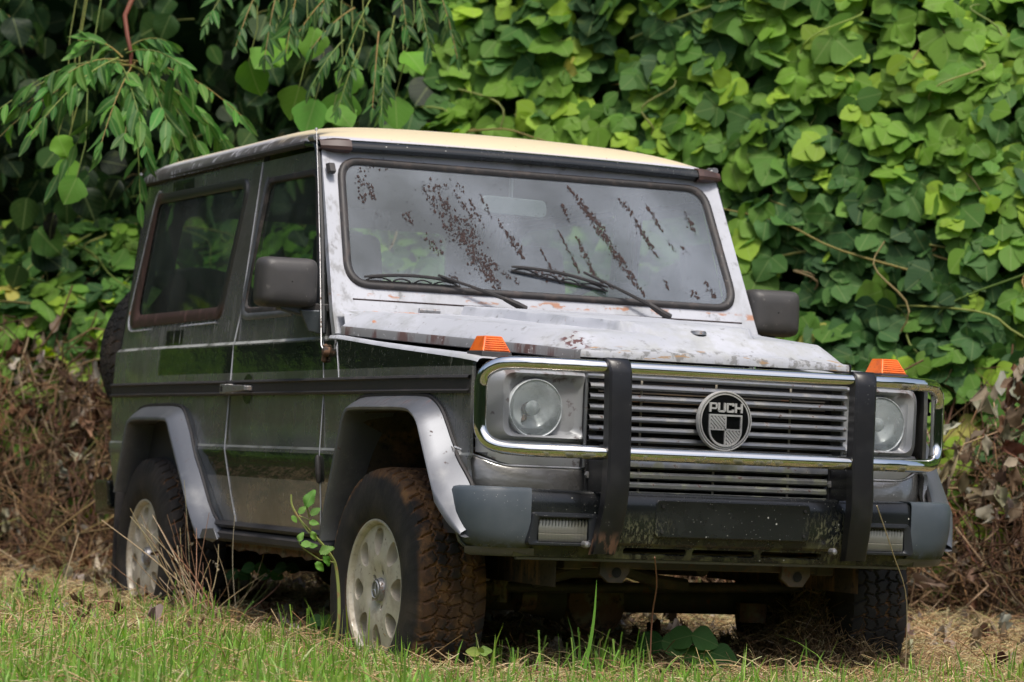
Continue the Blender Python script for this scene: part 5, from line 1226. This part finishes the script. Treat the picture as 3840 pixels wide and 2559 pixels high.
# the grey-brown clump
k = 150; L = rng.normal(2.08, .2, k); z = rng.uniform(.70, 1.30, k); L = np.where(z > 1.15, np.maximum(L, 1.95), np.maximum(L, 1.66)); parts.append(deadset(W(11.75 + rng.normal(0, .16, k), L, z), 0, rng.uniform(.055, .115, k), 1.4))
k = 60; L = rng.uniform(-2.6, -1.7, k); z = rng.uniform(.95, 1.45, k); parts.append(deadset(W(Dw(L, z) - .12, L, z), 0, rng.uniform(.07, .13, k), 1.2))
V, F, C, U = join(parts); U[:] = (.3, .03)
dl_ = rawmesh('dead_leaves', V, F, 'deadleaf', C, U); tag(dl_, 'curled grey and brown dead leaves hanging in the undergrowth', 'dead leaves', kind='stuff')

# ---- ground litter and straw
def undercar(x, y): return (x > -3.2) & (x < .8) & (np.abs(y) < .80)
parts = []
def strawset(k, Dr, Lr, prob, rr=(.0007, .0016), ln=(.03, .14)):
    D = rng.uniform(*Dr, k); L = rng.uniform(*Lr, k); p = W(D, L, 0); x, y = p[:, 0], p[:, 1]; kp = rng.random(k) < prob(D, L, x, y); D, L, x, y = D[kp], L[kp], x[kp], y[kp]; k = len(D)
    z0 = gz(x, y) + rng.random(k) ** 1.6 * .05; az = rng.uniform(0, 2 * np.pi, k); el = rng.normal(.08, .28, k); l_ = rng.uniform(*ln, k); m_ = 4; t = np.linspace(0, 1, m_)[None]
    P = np.stack([x[:, None] + np.cos(az)[:, None] * l_[:, None] * t + .012 * rng.standard_normal((k, 1)) * np.sin(t * 3), y[:, None] + np.sin(az)[:, None] * l_[:, None] * t, z0[:, None] + np.sin(el)[:, None] * l_[:, None] * t + .02 * rng.random((k, 1)) * np.sin(t * 3.1)], -1)
    P[..., 2] = np.maximum(P[..., 2], gz(P[..., 0], P[..., 1]) + .002)
    return stems(P, rng.uniform(*rr, k), cols([(.46, .34, .17), (.56, .45, .26), (.36, .23, .11), (.24, .14, .07), (.42, .40, .18)], k, .2, [.32, .24, .22, .12, .10]))
thick = lambda D, L, x, y: np.where(undercar(x, y), .5, 1.0)
parts.append(strawset(95000, (7.6, 12.8), (-2.6, 2.6), lambda D, L, x, y: thick(D, L, x, y) * np.clip(1.25 - .07 * (D - 8), .4, 1)))
parts.append(strawset(60000, (2.0, 14.5), (-6.5, 6.5), lambda D, L, x, y: np.where((np.abs(L) < 2.5) & (D > 7.6) & (D < 12.8), 0, 1.), (.001, .0024), (.06, .2)))
# pile of mown straw between the front wheels, near the far one
k = 5200; c0 = W(9.45, .98, 0); D = rng.normal(9.75, .20, k); L = rng.normal(1.02, .17, k); p = W(D, L, 0); hgt = .30 * np.exp(-((L - 1.02) / .22) ** 2 - ((D - 9.75) / .32) ** 2)
z = gz(p[:, 0], p[:, 1]) + rng.random(k) * hgt; az = rng.uniform(0, 6.28, k); el = rng.normal(0, .5, k); l_ = rng.uniform(.05, .16, k); t = np.linspace(-.5, .5, 4)[None]
P = np.stack([p[:, 0, None] + np.cos(az)[:, None] * l_[:, None] * t, p[:, 1, None] + np.sin(az)[:, None] * l_[:, None] * t, z[:, None] + np.sin(el)[:, None] * l_[:, None] * t + .02 * np.sin(t * 6)], -1)
P[..., 2] = np.maximum(P[..., 2], gz(P[..., 0], P[..., 1]) + .002)
parts.append(stems(P, rng.uniform(.0008, .0018, k), cols([(.30, .21, .10), (.22, .14, .07), (.38, .28, .14), (.14, .10, .05)], k)))
V, F, C, U = join(parts); sw_ = rawmesh('straw', V, F, 'straw', C, U); tag(sw_, 'matted dry straw and mown grass clippings around the wheels', 'straw', kind='stuff')
# leaf litter
parts = []; k = 2600; D = rng.uniform(9.4, 13.6, k); L = rng.uniform(-2.7, 2.7, k); p = W(D, L, 0); kp = (rng.random(k) < np.clip((D - 9.2) / 2.5, .1, 1)); p = p[kp]; k = len(p); p[:, 2] = gz(p[:, 0], p[:, 1]) + rng.random(k) * .04 + .01
parts.append(leaves('', T_DEAD, p, np.concatenate([rng.standard_normal((k, 2)), .25 * rng.standard_normal((k, 1))], 1), UP + .5 * rng.standard_normal((k, 3)), rng.uniform(.03, .085, k), cols(DEADC, k, .2), ''))
V, F, C, U = join(parts); U[:] = (.3, .03)
rawmesh('leaf_litter', V, F, 'deadleaf', C, U); tag(bpy.data.objects['leaf_litter'], 'brown fallen leaves lying on the ground around the car', 'fallen leaves', kind='stuff')

# ---- grass blades
def blades(x, y, h, w_, col, lean=.35, z=None, cut=0.):
    k = len(x); m_ = 5; t = np.linspace(0, 1, m_); az = rng.uniform(0, 2 * np.pi, k); d = np.stack([np.cos(az), np.sin(az), np.zeros(k)], -1); s = np.stack([-np.sin(az), np.cos(az), np.zeros(k)], -1)
    tw = rng.uniform(0, 2 * np.pi, k); s = np.stack([np.cos(tw), np.sin(tw), np.zeros(k)], -1)
    ln = np.abs(rng.normal(0, lean, k)); b = np.stack([x, y, (gz(x, y) if z is None else z)], -1)
    P = b[:, None] + h[:, None, None] * (UP[None, None] * (t - .35 * ln[:, None] * t ** 2)[..., None] + d[:, None] * (ln[:, None] * t ** 2)[..., None])
    wt = np.array([.55, 1, .95, .65, cut])[None, :, None]
    A = P - s[:, None] * w_[:, None, None] * .5 * wt; B = P + s[:, None] * w_[:, None, None] * .5 * wt
    V = np.stack([A, B], 2).reshape(-1, 3); i = (np.arange(k) * m_ * 2)[:, None] + np.arange(m_ - 1)[None] * 2
    F = np.stack([i, i + 1, i + 3, i + 2], -1).reshape(-1, 4)
    sh = (.75 + .35 * t)[None, :, None]; C = np.repeat((col[:, None] * sh), 2, 1).reshape(-1, 3) if False else np.repeat(np.repeat(col[:, None], m_, 1), 2, 1).reshape(-1, 3)
    U = np.tile(np.array([[.3, .03]]), (len(V), 1)); return V, F, C, U
GC = [(.15, .31, .045), (.20, .37, .055), (.27, .44, .08), (.11, .22, .038), (.40, .42, .17)]
def greenp(D, L, x, y):
    patch = .5 + .5 * np.sin(x * 3.1 + y * 1.3) * np.cos(y * 2.7 - x) + .25 * np.sin(x * 9) * np.sin(y * 8 + 1)
    Dl = np.interp(L, [-3, -1.2, -.7, 0, .8, 1.6, 3], [12.6, 11.6, 10.0, 9.25, 9.3, 9.7, 10.6])
    return np.where(undercar(x, y), 0, np.clip((Dl - D) / 1.5, 0, 1) * np.clip(patch * 1.2 + .15 + (9.0 - D) * .3, .1, 1))
parts = []
k = 120000; D = rng.uniform(7.3, 12.6, k); L = rng.uniform(-2.5, 2.5, k) ; p = W(D, L, 0); x, y = p[:, 0], p[:, 1]; kp = rng.random(k) < greenp(D, L, x, y); x, y, D = x[kp], y[kp], D[kp]
parts.append(blades(x, y, rng.gamma(5, .0135, len(x)) + .012, rng.uniform(.0035, .0085, len(x)), cols(GC, len(x), .15, [.27, .3, .2, .13, .1])))
# cut tufts with blunt tips
for (tx, tL, nn, hh) in ((10.9, -1.63, 34, .12), (11.3, -1.75, 18, .14), (10.4, -1.02, 40, .12), (9.75, -.62, 26, .13), (9.6, -.50, 16, .11), (9.2, -.75, 20, .10), (8.95, .27, 40, .13), (8.9, .08, 22, .11), (9.0, .35, 20, .12), (8.9, 1.2, 14, .09), (9.6, 1.75, 26, .10), (9.2, 1.55, 18, .09), (11.6, -1.9, 20, .13), (8.8, .62, 16, .09), (10.0, -1.45, 30, .10), (9.3, -1.3, 30, .09)):
    DD = tx + rng.normal(0, .10, nn); LL = tL + rng.normal(0, .075, nn); p = W(DD, LL, 0); parts.append(blades(p[:, 0], p[:, 1], hh * rng.uniform(.55, 1.25, nn), rng.uniform(.005, .0085, nn), cols(GC[:3], nn, .12), .22, None, .8))
# a few long arching blades
k = 60; D = rng.uniform(8.5, 9.4, k); L = rng.uniform(-1.4, 1.5, k); p = W(D, L, 0); parts.append(blades(p[:, 0], p[:, 1], rng.uniform(.12, .22, k), rng.uniform(.004, .007, k), cols(GC[:3], k, .12), 1.0))
k = 120000; D = rng.uniform(1.5, 14, k); L = rng.uniform(-6.5, 6.5, k); _p = W(D, L, 0); kp = ~((np.abs(L) < 2.5) & (D > 7.3)) & (D < 12.5) & (rng.random(k) < .25 + .75 * np.clip((11.8 - D) / 2, 0, 1) * np.clip(.8 + .5 * np.sin(_p[:, 0] * 3.1 + _p[:, 1] * 1.3) * np.cos(_p[:, 1] * 2.7 - _p[:, 0]), .1, 1)); D, L = D[kp], L[kp]; p = W(D, L, 0); parts.append(blades(p[:, 0], p[:, 1], rng.gamma(6, .009, len(D)) + .015, rng.uniform(.004, .008, len(D)), cols(GC, len(D), .15)))
V, F, C, U = join(parts); gr_ = rawmesh('grass', V, F, 'grass', C, U); tag(gr_, 'sunlit green lawn grass growing through straw in front of the car', 'grass', kind='stuff')

# ---- individual weeds
def leafset(T, pts, tips, nors, sizes, colr, m, parent, name='leaf'):
    V, F, C, U = leaves('', T, np.array(pts, float), np.array(tips, float), np.array(nors, float), np.array(sizes, float), np.array(colr, float), '')
    return rawmesh(name, V, F, m, C, U, parent=parent)
def at(px, py, D):
    """photo pixel (3840 wide) at distance D along the view -> world"""
    v = _d * 1.0 + _r2 * ((px - 1920) / FPX) - _u2 * ((py - 1279.5) / FPX)
    s = D / (v @ DV); return CAM + v * s
# bramble in front of the door
bs = [at(1262, 2140, 9.3), at(1235, 2075, 9.28), at(1180, 2010, 9.26), at(1125, 1950, 9.25), at(1095, 1895, 9.25), at(1092, 1855, 9.25)]
base = np.array([bs[0][0], bs[0][1], gz(bs[0][0], bs[0][1])]); bs = [base + np.array([0, .0, 0])] + [base * .5 + bs[0] * .5 + np.array([.01, .01, 0])] + bs
br_ = tag(empty('bramble', tuple(base)), 'young green bramble shoot with toothed leaves against the car door beside the front wheel', 'plant')
s1 = MB(); s1.tube(spline(bs, 5), np.linspace(.006, .0028, (len(bs) - 1) * 5 + 1), 6)
for q in ([at(1120, 1935, 9.24), at(1160, 1950, 9.22), at(1165, 1985, 9.22), at(1168, 2005, 9.22)], [at(1130, 1960, 9.24), at(1150, 1990, 9.23), at(1160, 2000, 9.22)], [at(1255, 2110, 9.27), at(1200, 2100, 9.22), at(1140, 2060, 9.2), at(1120, 2035, 9.2)], [at(1160, 1940, 9.22), at(1150, 1900, 9.2)]): s1.tube(q, .002, 5)
s1.build('stem', 'greenstem', br_)
lp_ = [(1150, 1900, .055, 1), (1165, 1930, .035, .6), (1120, 1925, .03, .3), (1160, 1960, .03, 0), (1168, 1995, .03, -.5), (1095, 1935, .025, -1), (1130, 2040, .035, 0), (1200, 2075, .045, .5), (1215, 2085, .035, -.4), (1185, 2110, .035, -.8), (1120, 2030, .03, .8), (1160, 2050, .025, .2)]
leafset(T_JAG, [at(a_, b_, 9.19) for a_, b_, c_, d_ in lp_], [UP * d_ + RV * (.8 if i % 2 else .3) for i, (a_, b_, c_, d_) in enumerate(lp_)], [-DV + .5 * UP + .2 * RV * (i % 3 - 1) for i in range(len(lp_))], [l[2] for l in lp_], cols([(.12, .28, .05), (.16, .33, .07)], len(lp_), .1), 'leaf', br_)
# small yellow-green seedling at the front wheel
sd = at(1835, 2530, 8.75); sd[2] = gz(sd[0], sd[1]); se_ = tag(empty('seedling', tuple(sd)), 'pale green three-leaved seedling beside the inner edge of the muddy front tyre', 'plant')
tpp = at(1800, 2448, 8.8); MB().tube(spline([sd, at(1815, 2490, 8.78), tpp, at(1783, 2375, 8.82)], 5), .0018, 5).build('stem', 'greenstem', se_)
leafset(T_OVAL, [tpp] * 4, [-RV + .1 * UP, RV * .9 + .35 * UP, -UP + .1 * RV, RV * .3 - DV * .5 + UP * .6], [UP - DV * .8, UP - DV, -DV + UP * .3, -DV + UP * .2], [.042, .036, .046, .02], cols([(.24, .33, .08)], 4, .1), 'leaf', se_)
# tall single blade standing in front of the tow eye
gb = at(2175, 2470, 8.7); gb[2] = gz(gb[0], gb[1]); b1 = at(2235, 2175, 8.72); hs = np.linspace(0, 1, 9)
Pb = np.array([gb * (1 - t) + b1 * t + RV * .012 * math.sin(t * 3) for t in hs]); wd = np.array([.006, .010, .011, .011, .010, .008, .006, .004, .0008]); sdv = unit(RV + DV * .2)
V = np.concatenate([Pb - sdv * wd[:, None] / 2, Pb, Pb + sdv * wd[:, None] / 2]); V[9:18] += DV * .001
F = np.array([(i, i + 1, i + 10, i + 9) for i in range(8)] + [(i + 9, i + 10, i + 19, i + 18) for i in range(8)])
tb = rawmesh('tall_grass_blade', V, F, 'grass', np.tile([(.13, .30, .04)], (27, 1)), np.tile([(.3, .03)], (27, 1))); tag(tb, 'single tall bright green grass blade standing before the rusty differential', 'grass blade')
# thin brown stalk hanging below the bumper, pale stalk leaning on the bumper end
def stalk(name, pts, r, m, label):
    o = MB().tube(spline(pts, 5), r, 5).build(name, m, None); return tag(o, label, 'stalk')
M['strawstem'] = mat('straw_stem', (.50, .40, .26), .6, 0); M['brownstem'] = mat('brown_stem', (.22, .10, .06), .7, 0)
q0 = at(2440, 2470, 8.75); q0[2] = gz(q0[0], q0[1]); stalk('dry_stalk', [q0, at(2444, 2330, 8.7), at(2462, 2200, 8.6), at(2455, 2090, 8.45)], .0022, 'brownstem', 'thin reddish brown stalk rising to the bumper from the grass')
q0 = at(3405, 2290, 8.75); q0[2] = max(gz(q0[0], q0[1]), q0[2]); q1 = at(3400, 2300, 8.9); q1[2] = gz(q1[0], q1[1]); stalk('dry_stalk', [q1, at(3400, 2260, 8.8), at(3350, 2080, 8.55), at(3288, 1897, 8.32)], .0016, 'strawstem', 'fine pale straw stalk leaning across the fog lamp at the far bumper end')
q0 = at(218, 2270, 11.2); q0[2] = gz(q0[0], q0[1]); stalk('dry_stalk', [q0, at(240, 2180, 11.2), at(295, 2000, 11.2)], .0022, 'strawstem', 'lone pale straw stalk standing at the left behind the rear wheel')
# dry clump beside the rear wheel
dc = at(770, 2310, 10.5); dc[2] = gz(dc[0], dc[1]); dw = tag(empty('dry_weed', tuple(dc)), 'clump of dry brown weed stems standing beside the rear wheel', 'weed')
k = 46; t = np.linspace(0, 1, 7)[None, :, None]; b0 = dc + np.concatenate([rng.normal(0, .05, (k, 2)), np.zeros((k, 1))], 1); tipp = dc + RV * rng.normal(-.06, .16, (k, 1)) + DV * rng.normal(0, .06, (k, 1)) + UP * rng.uniform(.15, .42, (k, 1))
tipp[:3] = [at(625, 1930, 10.4), at(690, 1800, 10.5), at(590, 2010, 10.4)]
P = b0[:, None] * (1 - t) + tipp[:, None] * t + RV * (.03 * rng.standard_normal((k, 1, 1)) * np.sin(t * 3.1)); V, F, C, U = stems(P, np.linspace(.0024, .0012, 7)[None] * rng.uniform(.6, 1.2, (k, 1)), cols([(.40, .30, .17), (.28, .17, .10), (.50, .40, .25)], k), 4); rawmesh('stem', V, F, 'twig', C, U, parent=dw)
p = tipp[5:25] - UP * rng.uniform(.03, .18, (20, 1)); V, F, C, U = leaves('', T_DEAD, p, rng.standard_normal((20, 3)), rng.standard_normal((20, 3)), rng.uniform(.015, .035, 20), cols(DEADC, 20), ''); U[:] = (.3, .03); rawmesh('withered_leaves', V, F, 'deadleaf', C, U, parent=dw)
# curled runner on the grass
crn = [at(400 + 55 * math.cos(a), 2310 - 55 * math.sin(a) * 1.0, 10.45) for a in np.linspace(-.2, 3.9, 10)]
o = MB().tube(spline(crn, 4), .0032, 5).build('curled_runner', 'brownstem', None); tag(o, 'dark hooped vine runner lying on the grass before the rear wheel', 'runner')
# kudzu sprout under the car, big heart leaves
for i, (pxx, pyy, D_, lab) in enumerate(((2520, 2440, 9.2, 'dark heart-shaped vine leaves growing under the front bumper beside the axle gap'), (1240, 2420, 9.9, 'low dark green leafy sprout between the wheels near the front tyre'), (880, 2130, 11.0, 'sprig of small green leaves in the shade behind the sill'))):
    b0 = at(pxx, pyy, D_); b0[2] = gz(b0[0], b0[1]); e_ = tag(empty('vine_sprout', tuple(b0)), lab, 'sprout')
    hubs = [b0 + UP * h_ + RV * l_ for h_, l_ in ((.10, -.03), (.12, .06), (.07, .12))] if i < 2 else [at(1115 - 220 + k_ * 60, 2150 - 25 * (k_ % 2), 11.0) for k_ in range(4)]
    s_ = MB()
    for h_ in hubs: s_.tube(spline([b0, (b0 + h_) / 2 + RV * .01, h_], 4), .002, 5)
    s_.build('stem', 'greenstem', e_); sz_ = .085 if i == 0 else .05
    leafset(T_OVAL, [h_ for h_ in hubs for _ in (0, 1)], [RV * (.8 if j % 2 else -.8) - UP * .2 for j in range(len(hubs) * 2)], [-DV * .8 + UP * .6 for _ in range(len(hubs) * 2)], [sz_] * (len(hubs) * 2), cols([(.05, .13, .035), (.08, .19, .05)], len(hubs) * 2), 'leaf', e_)

# ---- trees
def fronds(hubs, dirs, lens, n=9, droop=.55, lsz=(.068, .10), pal=((.03, .09, .024), (.042, .125, .028), (.065, .165, .035))):
    k = len(hubs); hubs = np.asarray(hubs, float); dirs = unit(np.asarray(dirs, float)); lens = np.asarray(lens, float); m_ = 8; t = np.linspace(0, 1, m_)
    P = hubs[:, None] + lens[:, None, None] * (dirs[:, None] * t[None, :, None] - UP * (droop * t ** 2)[None, :, None])
    st = stems(P, np.linspace(.004, .0016, m_)[None].repeat(k, 0), cols([(.26, .20, .07), (.20, .24, .07)], k), 4)
    st[3][:] = (.3, .03); parts = [st]
    tv = dirs[:, None] - UP * (2 * droop * .5)
    for i in range(n):
        tt = .16 + .84 * (i + .5) / n; c = hubs + lens[:, None] * (dirs * tt - UP * droop * tt ** 2); tg_ = unit(dirs - UP * 2 * droop * tt); sd_ = unit(np.cross(tg_, UP) + 1e-3)
        for s_ in (-1, 1):
            tip = tg_ * .65 + sd_ * s_ * .6 - UP * rng.uniform(.3, 1.1, (k, 1)) + .26 * rng.standard_normal((k, 3)); nor = UP * .55 + np.cross(tip, sd_ * s_) * 0 - sd_ * s_ * .15 - DV * .5 + .25 * rng.standard_normal((k, 3))
            parts.append(leaves('', T_LANCE, c, tip, nor, rng.uniform(*lsz, k) * (1.1 - .35 * abs(tt - .5)) * rng.choice([.35, .8, 1, 1.1], k), cols(pal, k, .15), ''))
    parts.append(leaves('', T_LANCE, P[:, -1], tg_ - UP * .3, -DV + .3 * rng.standard_normal((k, 3)), np.full(k, lsz[0]), cols(pal, k, .15), ''))
    return join(parts)
def clumps(c, r, n, size, pal, flat=.7):
    p = rng.standard_normal((n, 3)); p = unit(p) * (rng.random((n, 1)) ** .4) * r * np.array([1, 1, flat]) + c
    # gather into sub clumps
    sc = c + unit(rng.standard_normal((40, 3))) * rng.uniform(.4, 1, (40, 1)) * r * np.array([1, 1, flat]); i = rng.integers(0, 40, n); p = sc[i] + rng.standard_normal((n, 3)) * r * .17
    return leaves('', T_OVAL, p, -UP * .6 + rng.standard_normal((n, 3)) * .8, UP * .7 + rng.standard_normal((n, 3)) * .6, rng.uniform(*size, n), cols(pal, n, .2), '')
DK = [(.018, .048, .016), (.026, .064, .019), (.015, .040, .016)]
def tree(D, L, h, r, label, n=2600, extra=None, size=(.18, .34), co=0.):
    b = W(D, L, 0); b[2] = gz(b[0], b[1]) ; T_ = tag(empty('tree', tuple(b)), label, 'tree')
    tr = MB(); top = b + UP * h; lean = RV * (rng.normal(0, .15) + co) + DV * rng.normal(0, .25)
    tr.tube(spline([b - UP * .1, b + UP * h * .3 + lean * .4, b + UP * h * .65 + lean, top + lean], 5), np.linspace(.16, .05, 16), 10)
    for i in range(9):
        t = rng.uniform(.35, .95); s_ = b + UP * h * t + lean * t; a = rng.uniform(0, 6.28); e = s_ + np.array([math.cos(a), math.sin(a), .35]) * r * .75
        tr.tube(spline([s_, (s_ + e) / 2 + UP * .15, e], 4), np.linspace(.055, .015, 9), 6)
    tr.build('trunk', 'bark', T_)
    parts = [clumps(b + UP * h + lean, r, n, size, DK)] + (extra or [])
    V, F, C, U = join(parts); rawmesh('crown', V, F, 'leaf_gloss', C, U, parent=T_); return T_
# tree whose feathered sprays hang into the left of the view
hub = at(488, 236, 12.0); dirs, lens = [], []
for (tx_, ty_) in ((40, 740), (150, 640), (190, 520), (330, 830), (110, 860), (470, 900), (600, 860), (700, 760), (820, 1030), (900, 860), (960, 950), (1080, 900), (1180, 780), (1240, 800), (1370, 700), (1100, 440), (480, 230), (1060, 300), (560, 400), (330, 410)):
    e = at(tx_ * .638, ty_ * .638, 12.0 + rng.uniform(-.25, .25)); v = e - hub; ln = np.linalg.norm(v) * 1.0; dirs.append(v / ln + UP * .42 - DV * rng.uniform(0, .3)); lens.append(ln * .98)
sp1 = fronds([hub + .02 * rng.standard_normal(3) for _ in dirs], dirs, lens, 8, .42, (.10, .135), ((.04, .12, .026), (.055, .16, .03), (.08, .20, .036)))
tw_ = stems(np.array([[at(520, -60, 12.2), at(468, 60, 12.1), at(478, 140, 12.0), at(492, 200, 12.0), at(490, 260, 12.0), at(470, 290, 12.0)]]), [[.012, .010, .009, .008, .006, .003]], np.array([(.20, .075, .05)]), 7); tw_[3][:] = (.3, .03)
# fronds hanging into the top of the frame (middle) and darker ones deeper in the hollow
hubs, dirs, lens = [], [], []
for (hx, hy, tx_, ty_) in ((980, -60, 900, 160), (1040, -40, 1000, 200), (1120, -50, 1080, 180), (1250, -30, 1120, 150), (1330, 30, 1180, 190), (1400, -20, 1300, 240), (1290, 150, 1180, 330), (1350, 180, 1280, 400), (1420, 120, 1400, 380), (1480, 60, 1440, 330), (1560, -40, 1600, 170), (1640, -50, 1700, 200), (1500, -60, 1520, 120), (860, -50, 780, 100), (1440, 220, 1430, 420), (1240, -60, 1210, 60)):
    D_ = 12.3 + rng.uniform(-.3, .3); a_ = at(hx, hy, D_); e = at(tx_, ty_, D_ - .1); v = e - a_; hubs.append(a_); dirs.append(unit(v) + UP * .35); lens.append(np.linalg.norm(v) * .85)
sp2 = fronds(hubs, dirs, lens, 9, .35, (.06, .09), ((.024, .07, .02), (.032, .095, .022), (.05, .13, .03)))
k = 110; L = rng.uniform(-3.4, -.3, k); z = rng.uniform(2.2, 4.4, k); D = rng.uniform(14.6, 17.0, k); sp3 = fronds(W(D, L, z), rng.standard_normal((k, 3)) * np.array([1, 1, .4]), rng.uniform(.35, .6, k), 8, .5, (.1, .15), ((.03, .085, .028), (.04, .11, .03)))
k = 1500; L = rng.uniform(-3.6, .2, k); z = rng.uniform(1.6, 4.6, k); D = rng.uniform(14.3, 16.4, k)
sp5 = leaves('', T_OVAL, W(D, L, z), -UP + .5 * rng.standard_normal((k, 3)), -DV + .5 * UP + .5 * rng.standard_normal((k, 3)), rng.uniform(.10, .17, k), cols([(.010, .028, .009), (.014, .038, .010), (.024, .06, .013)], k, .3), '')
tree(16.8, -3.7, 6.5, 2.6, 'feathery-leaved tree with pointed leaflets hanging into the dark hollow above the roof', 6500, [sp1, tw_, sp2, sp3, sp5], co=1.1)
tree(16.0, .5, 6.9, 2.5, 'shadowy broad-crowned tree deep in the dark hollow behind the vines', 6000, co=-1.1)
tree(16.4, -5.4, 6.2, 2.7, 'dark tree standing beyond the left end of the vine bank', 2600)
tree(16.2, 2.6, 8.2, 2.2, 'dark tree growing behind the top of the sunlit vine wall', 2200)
# lone kudzu leaves catching light in the hollow
kp_ = [(930, 285, .16), (1040, 200, .14), (1010, 245, .13), (1180, 160, .14), (1120, 380, .15), (1180, 430, .16), (1290, 400, .16), (1330, 310, .13), (1250, 450, .14), (215, 565, .10), (285, 720, .13), (235, 650, .11), (255, 575, .10), (1520, 250, .13), (1480, 420, .14)]
pts = [at(a_, b_, 12.6) for a_, b_, c_ in kp_]; k = len(pts)
V, F, C, U = leaves('', T_TERM, np.array(pts) + UP * .06, -UP + .35 * rng.standard_normal((k, 3)), -DV + .5 * UP + .3 * rng.standard_normal((k, 3)), np.array([c_ for a_, b_, c_ in kp_]), cols([(.13, .30, .035), (.10, .25, .035)], k, .12), '')
PP = np.array([[p + UP * .06, p + UP * .2 + RV * .03, p + UP * .5 + DV * .2, p + UP * .9 + DV * .5] for p in pts]); s4 = stems(PP, np.full(k, .0025), cols([(.2, .24, .07)], k), 4); s4[3][:] = (.3, .03)
V, F, C, U = join([(V, F, C, U), s4]); hv = rawmesh('hanging_vines', V, F, 'leaf', C, U); tag(hv, 'bright vine leaves dangling on runners before the dark hollow', 'vines', kind='stuff')

# ---- woods: far side of the hollow, and the belt of trees round the clearing that the paint and chrome mirror
def belt(name, pts, h, n, size, label, dens=40, seed=3, pal=None, kind='stuff'):
    """pts: (K,2) plan polyline; bumpy closed-faced mass + leaf clumps"""
    pts = np.array(pts, float); m_ = 140; seg = np.r_[0, np.cumsum(np.linalg.norm(np.diff(pts, axis=0), axis=1))]; s = np.linspace(0, seg[-1], m_)
    xy = np.stack([np.interp(s, seg, pts[:, i]) for i in (0, 1)], -1); tn = unit(np.gradient(xy, axis=0)); no = np.stack([-tn[:, 1], tn[:, 0]], -1)
    zz = np.linspace(0, 1, 26); r_ = np.random.default_rng(seed); B_ = [(r_.uniform(0, seg[-1]), r_.uniform(0, h), r_.uniform(.8, 2.2), r_.uniform(-1, 1)) for _ in range(70)]
    Sg, Zg = np.meshgrid(s, zz * h, indexing='ij'); bm_ = sum(q[3] * np.exp(-((Sg - q[0]) ** 2 + (Zg - q[1]) ** 2) / (2 * q[2] ** 2)) for q in B_)
    hv_ = 1 + .16 * np.sin(Sg * .8) + .08 * np.sin(Sg * 2.3)
    off = bm_ * .9 - .12 * Zg; P = np.stack([xy[:, None, 0] + no[:, None, 0] * off, xy[:, None, 1] + no[:, None, 1] * off, Zg * hv_ - .1], -1)
    idx = np.arange(P.shape[0] * P.shape[1]).reshape(P.shape[:2]); F = np.stack([idx[:-1, :-1], idx[1:, :-1], idx[1:, 1:], idx[:-1, 1:]], -1).reshape(-1, 4)
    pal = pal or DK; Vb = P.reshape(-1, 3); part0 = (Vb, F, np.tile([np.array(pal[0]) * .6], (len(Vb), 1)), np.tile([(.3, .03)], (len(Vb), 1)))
    i = r_.integers(0, m_, n); j = r_.integers(0, 26, n); p = P[i, j] + r_.normal(0, .22, (n, 3)) + np.c_[no[i] * r_.uniform(-.1, .35, (n, 1)), np.zeros(n)]
    lf = leaves('', T_OVAL, p, -UP * .6 + .8 * rng.standard_normal((n, 3)), np.c_[no[i], np.zeros(n)] * .8 + UP * .6 + .5 * rng.standard_normal((n, 3)), rng.uniform(*size, n), cols(pal, n, .25), '')
    V, F, C, U = join([part0, lf]); o = rawmesh(name, V, F, 'leaf_gloss', C, U); return tag(o, label, 'woods', kind=kind)
pw = [W(q[0], q[1], 0)[:2] for q in ((17.5, -12), (18.2, -6), (18.6, -1), (18.0, 4), (16.5, 10))]
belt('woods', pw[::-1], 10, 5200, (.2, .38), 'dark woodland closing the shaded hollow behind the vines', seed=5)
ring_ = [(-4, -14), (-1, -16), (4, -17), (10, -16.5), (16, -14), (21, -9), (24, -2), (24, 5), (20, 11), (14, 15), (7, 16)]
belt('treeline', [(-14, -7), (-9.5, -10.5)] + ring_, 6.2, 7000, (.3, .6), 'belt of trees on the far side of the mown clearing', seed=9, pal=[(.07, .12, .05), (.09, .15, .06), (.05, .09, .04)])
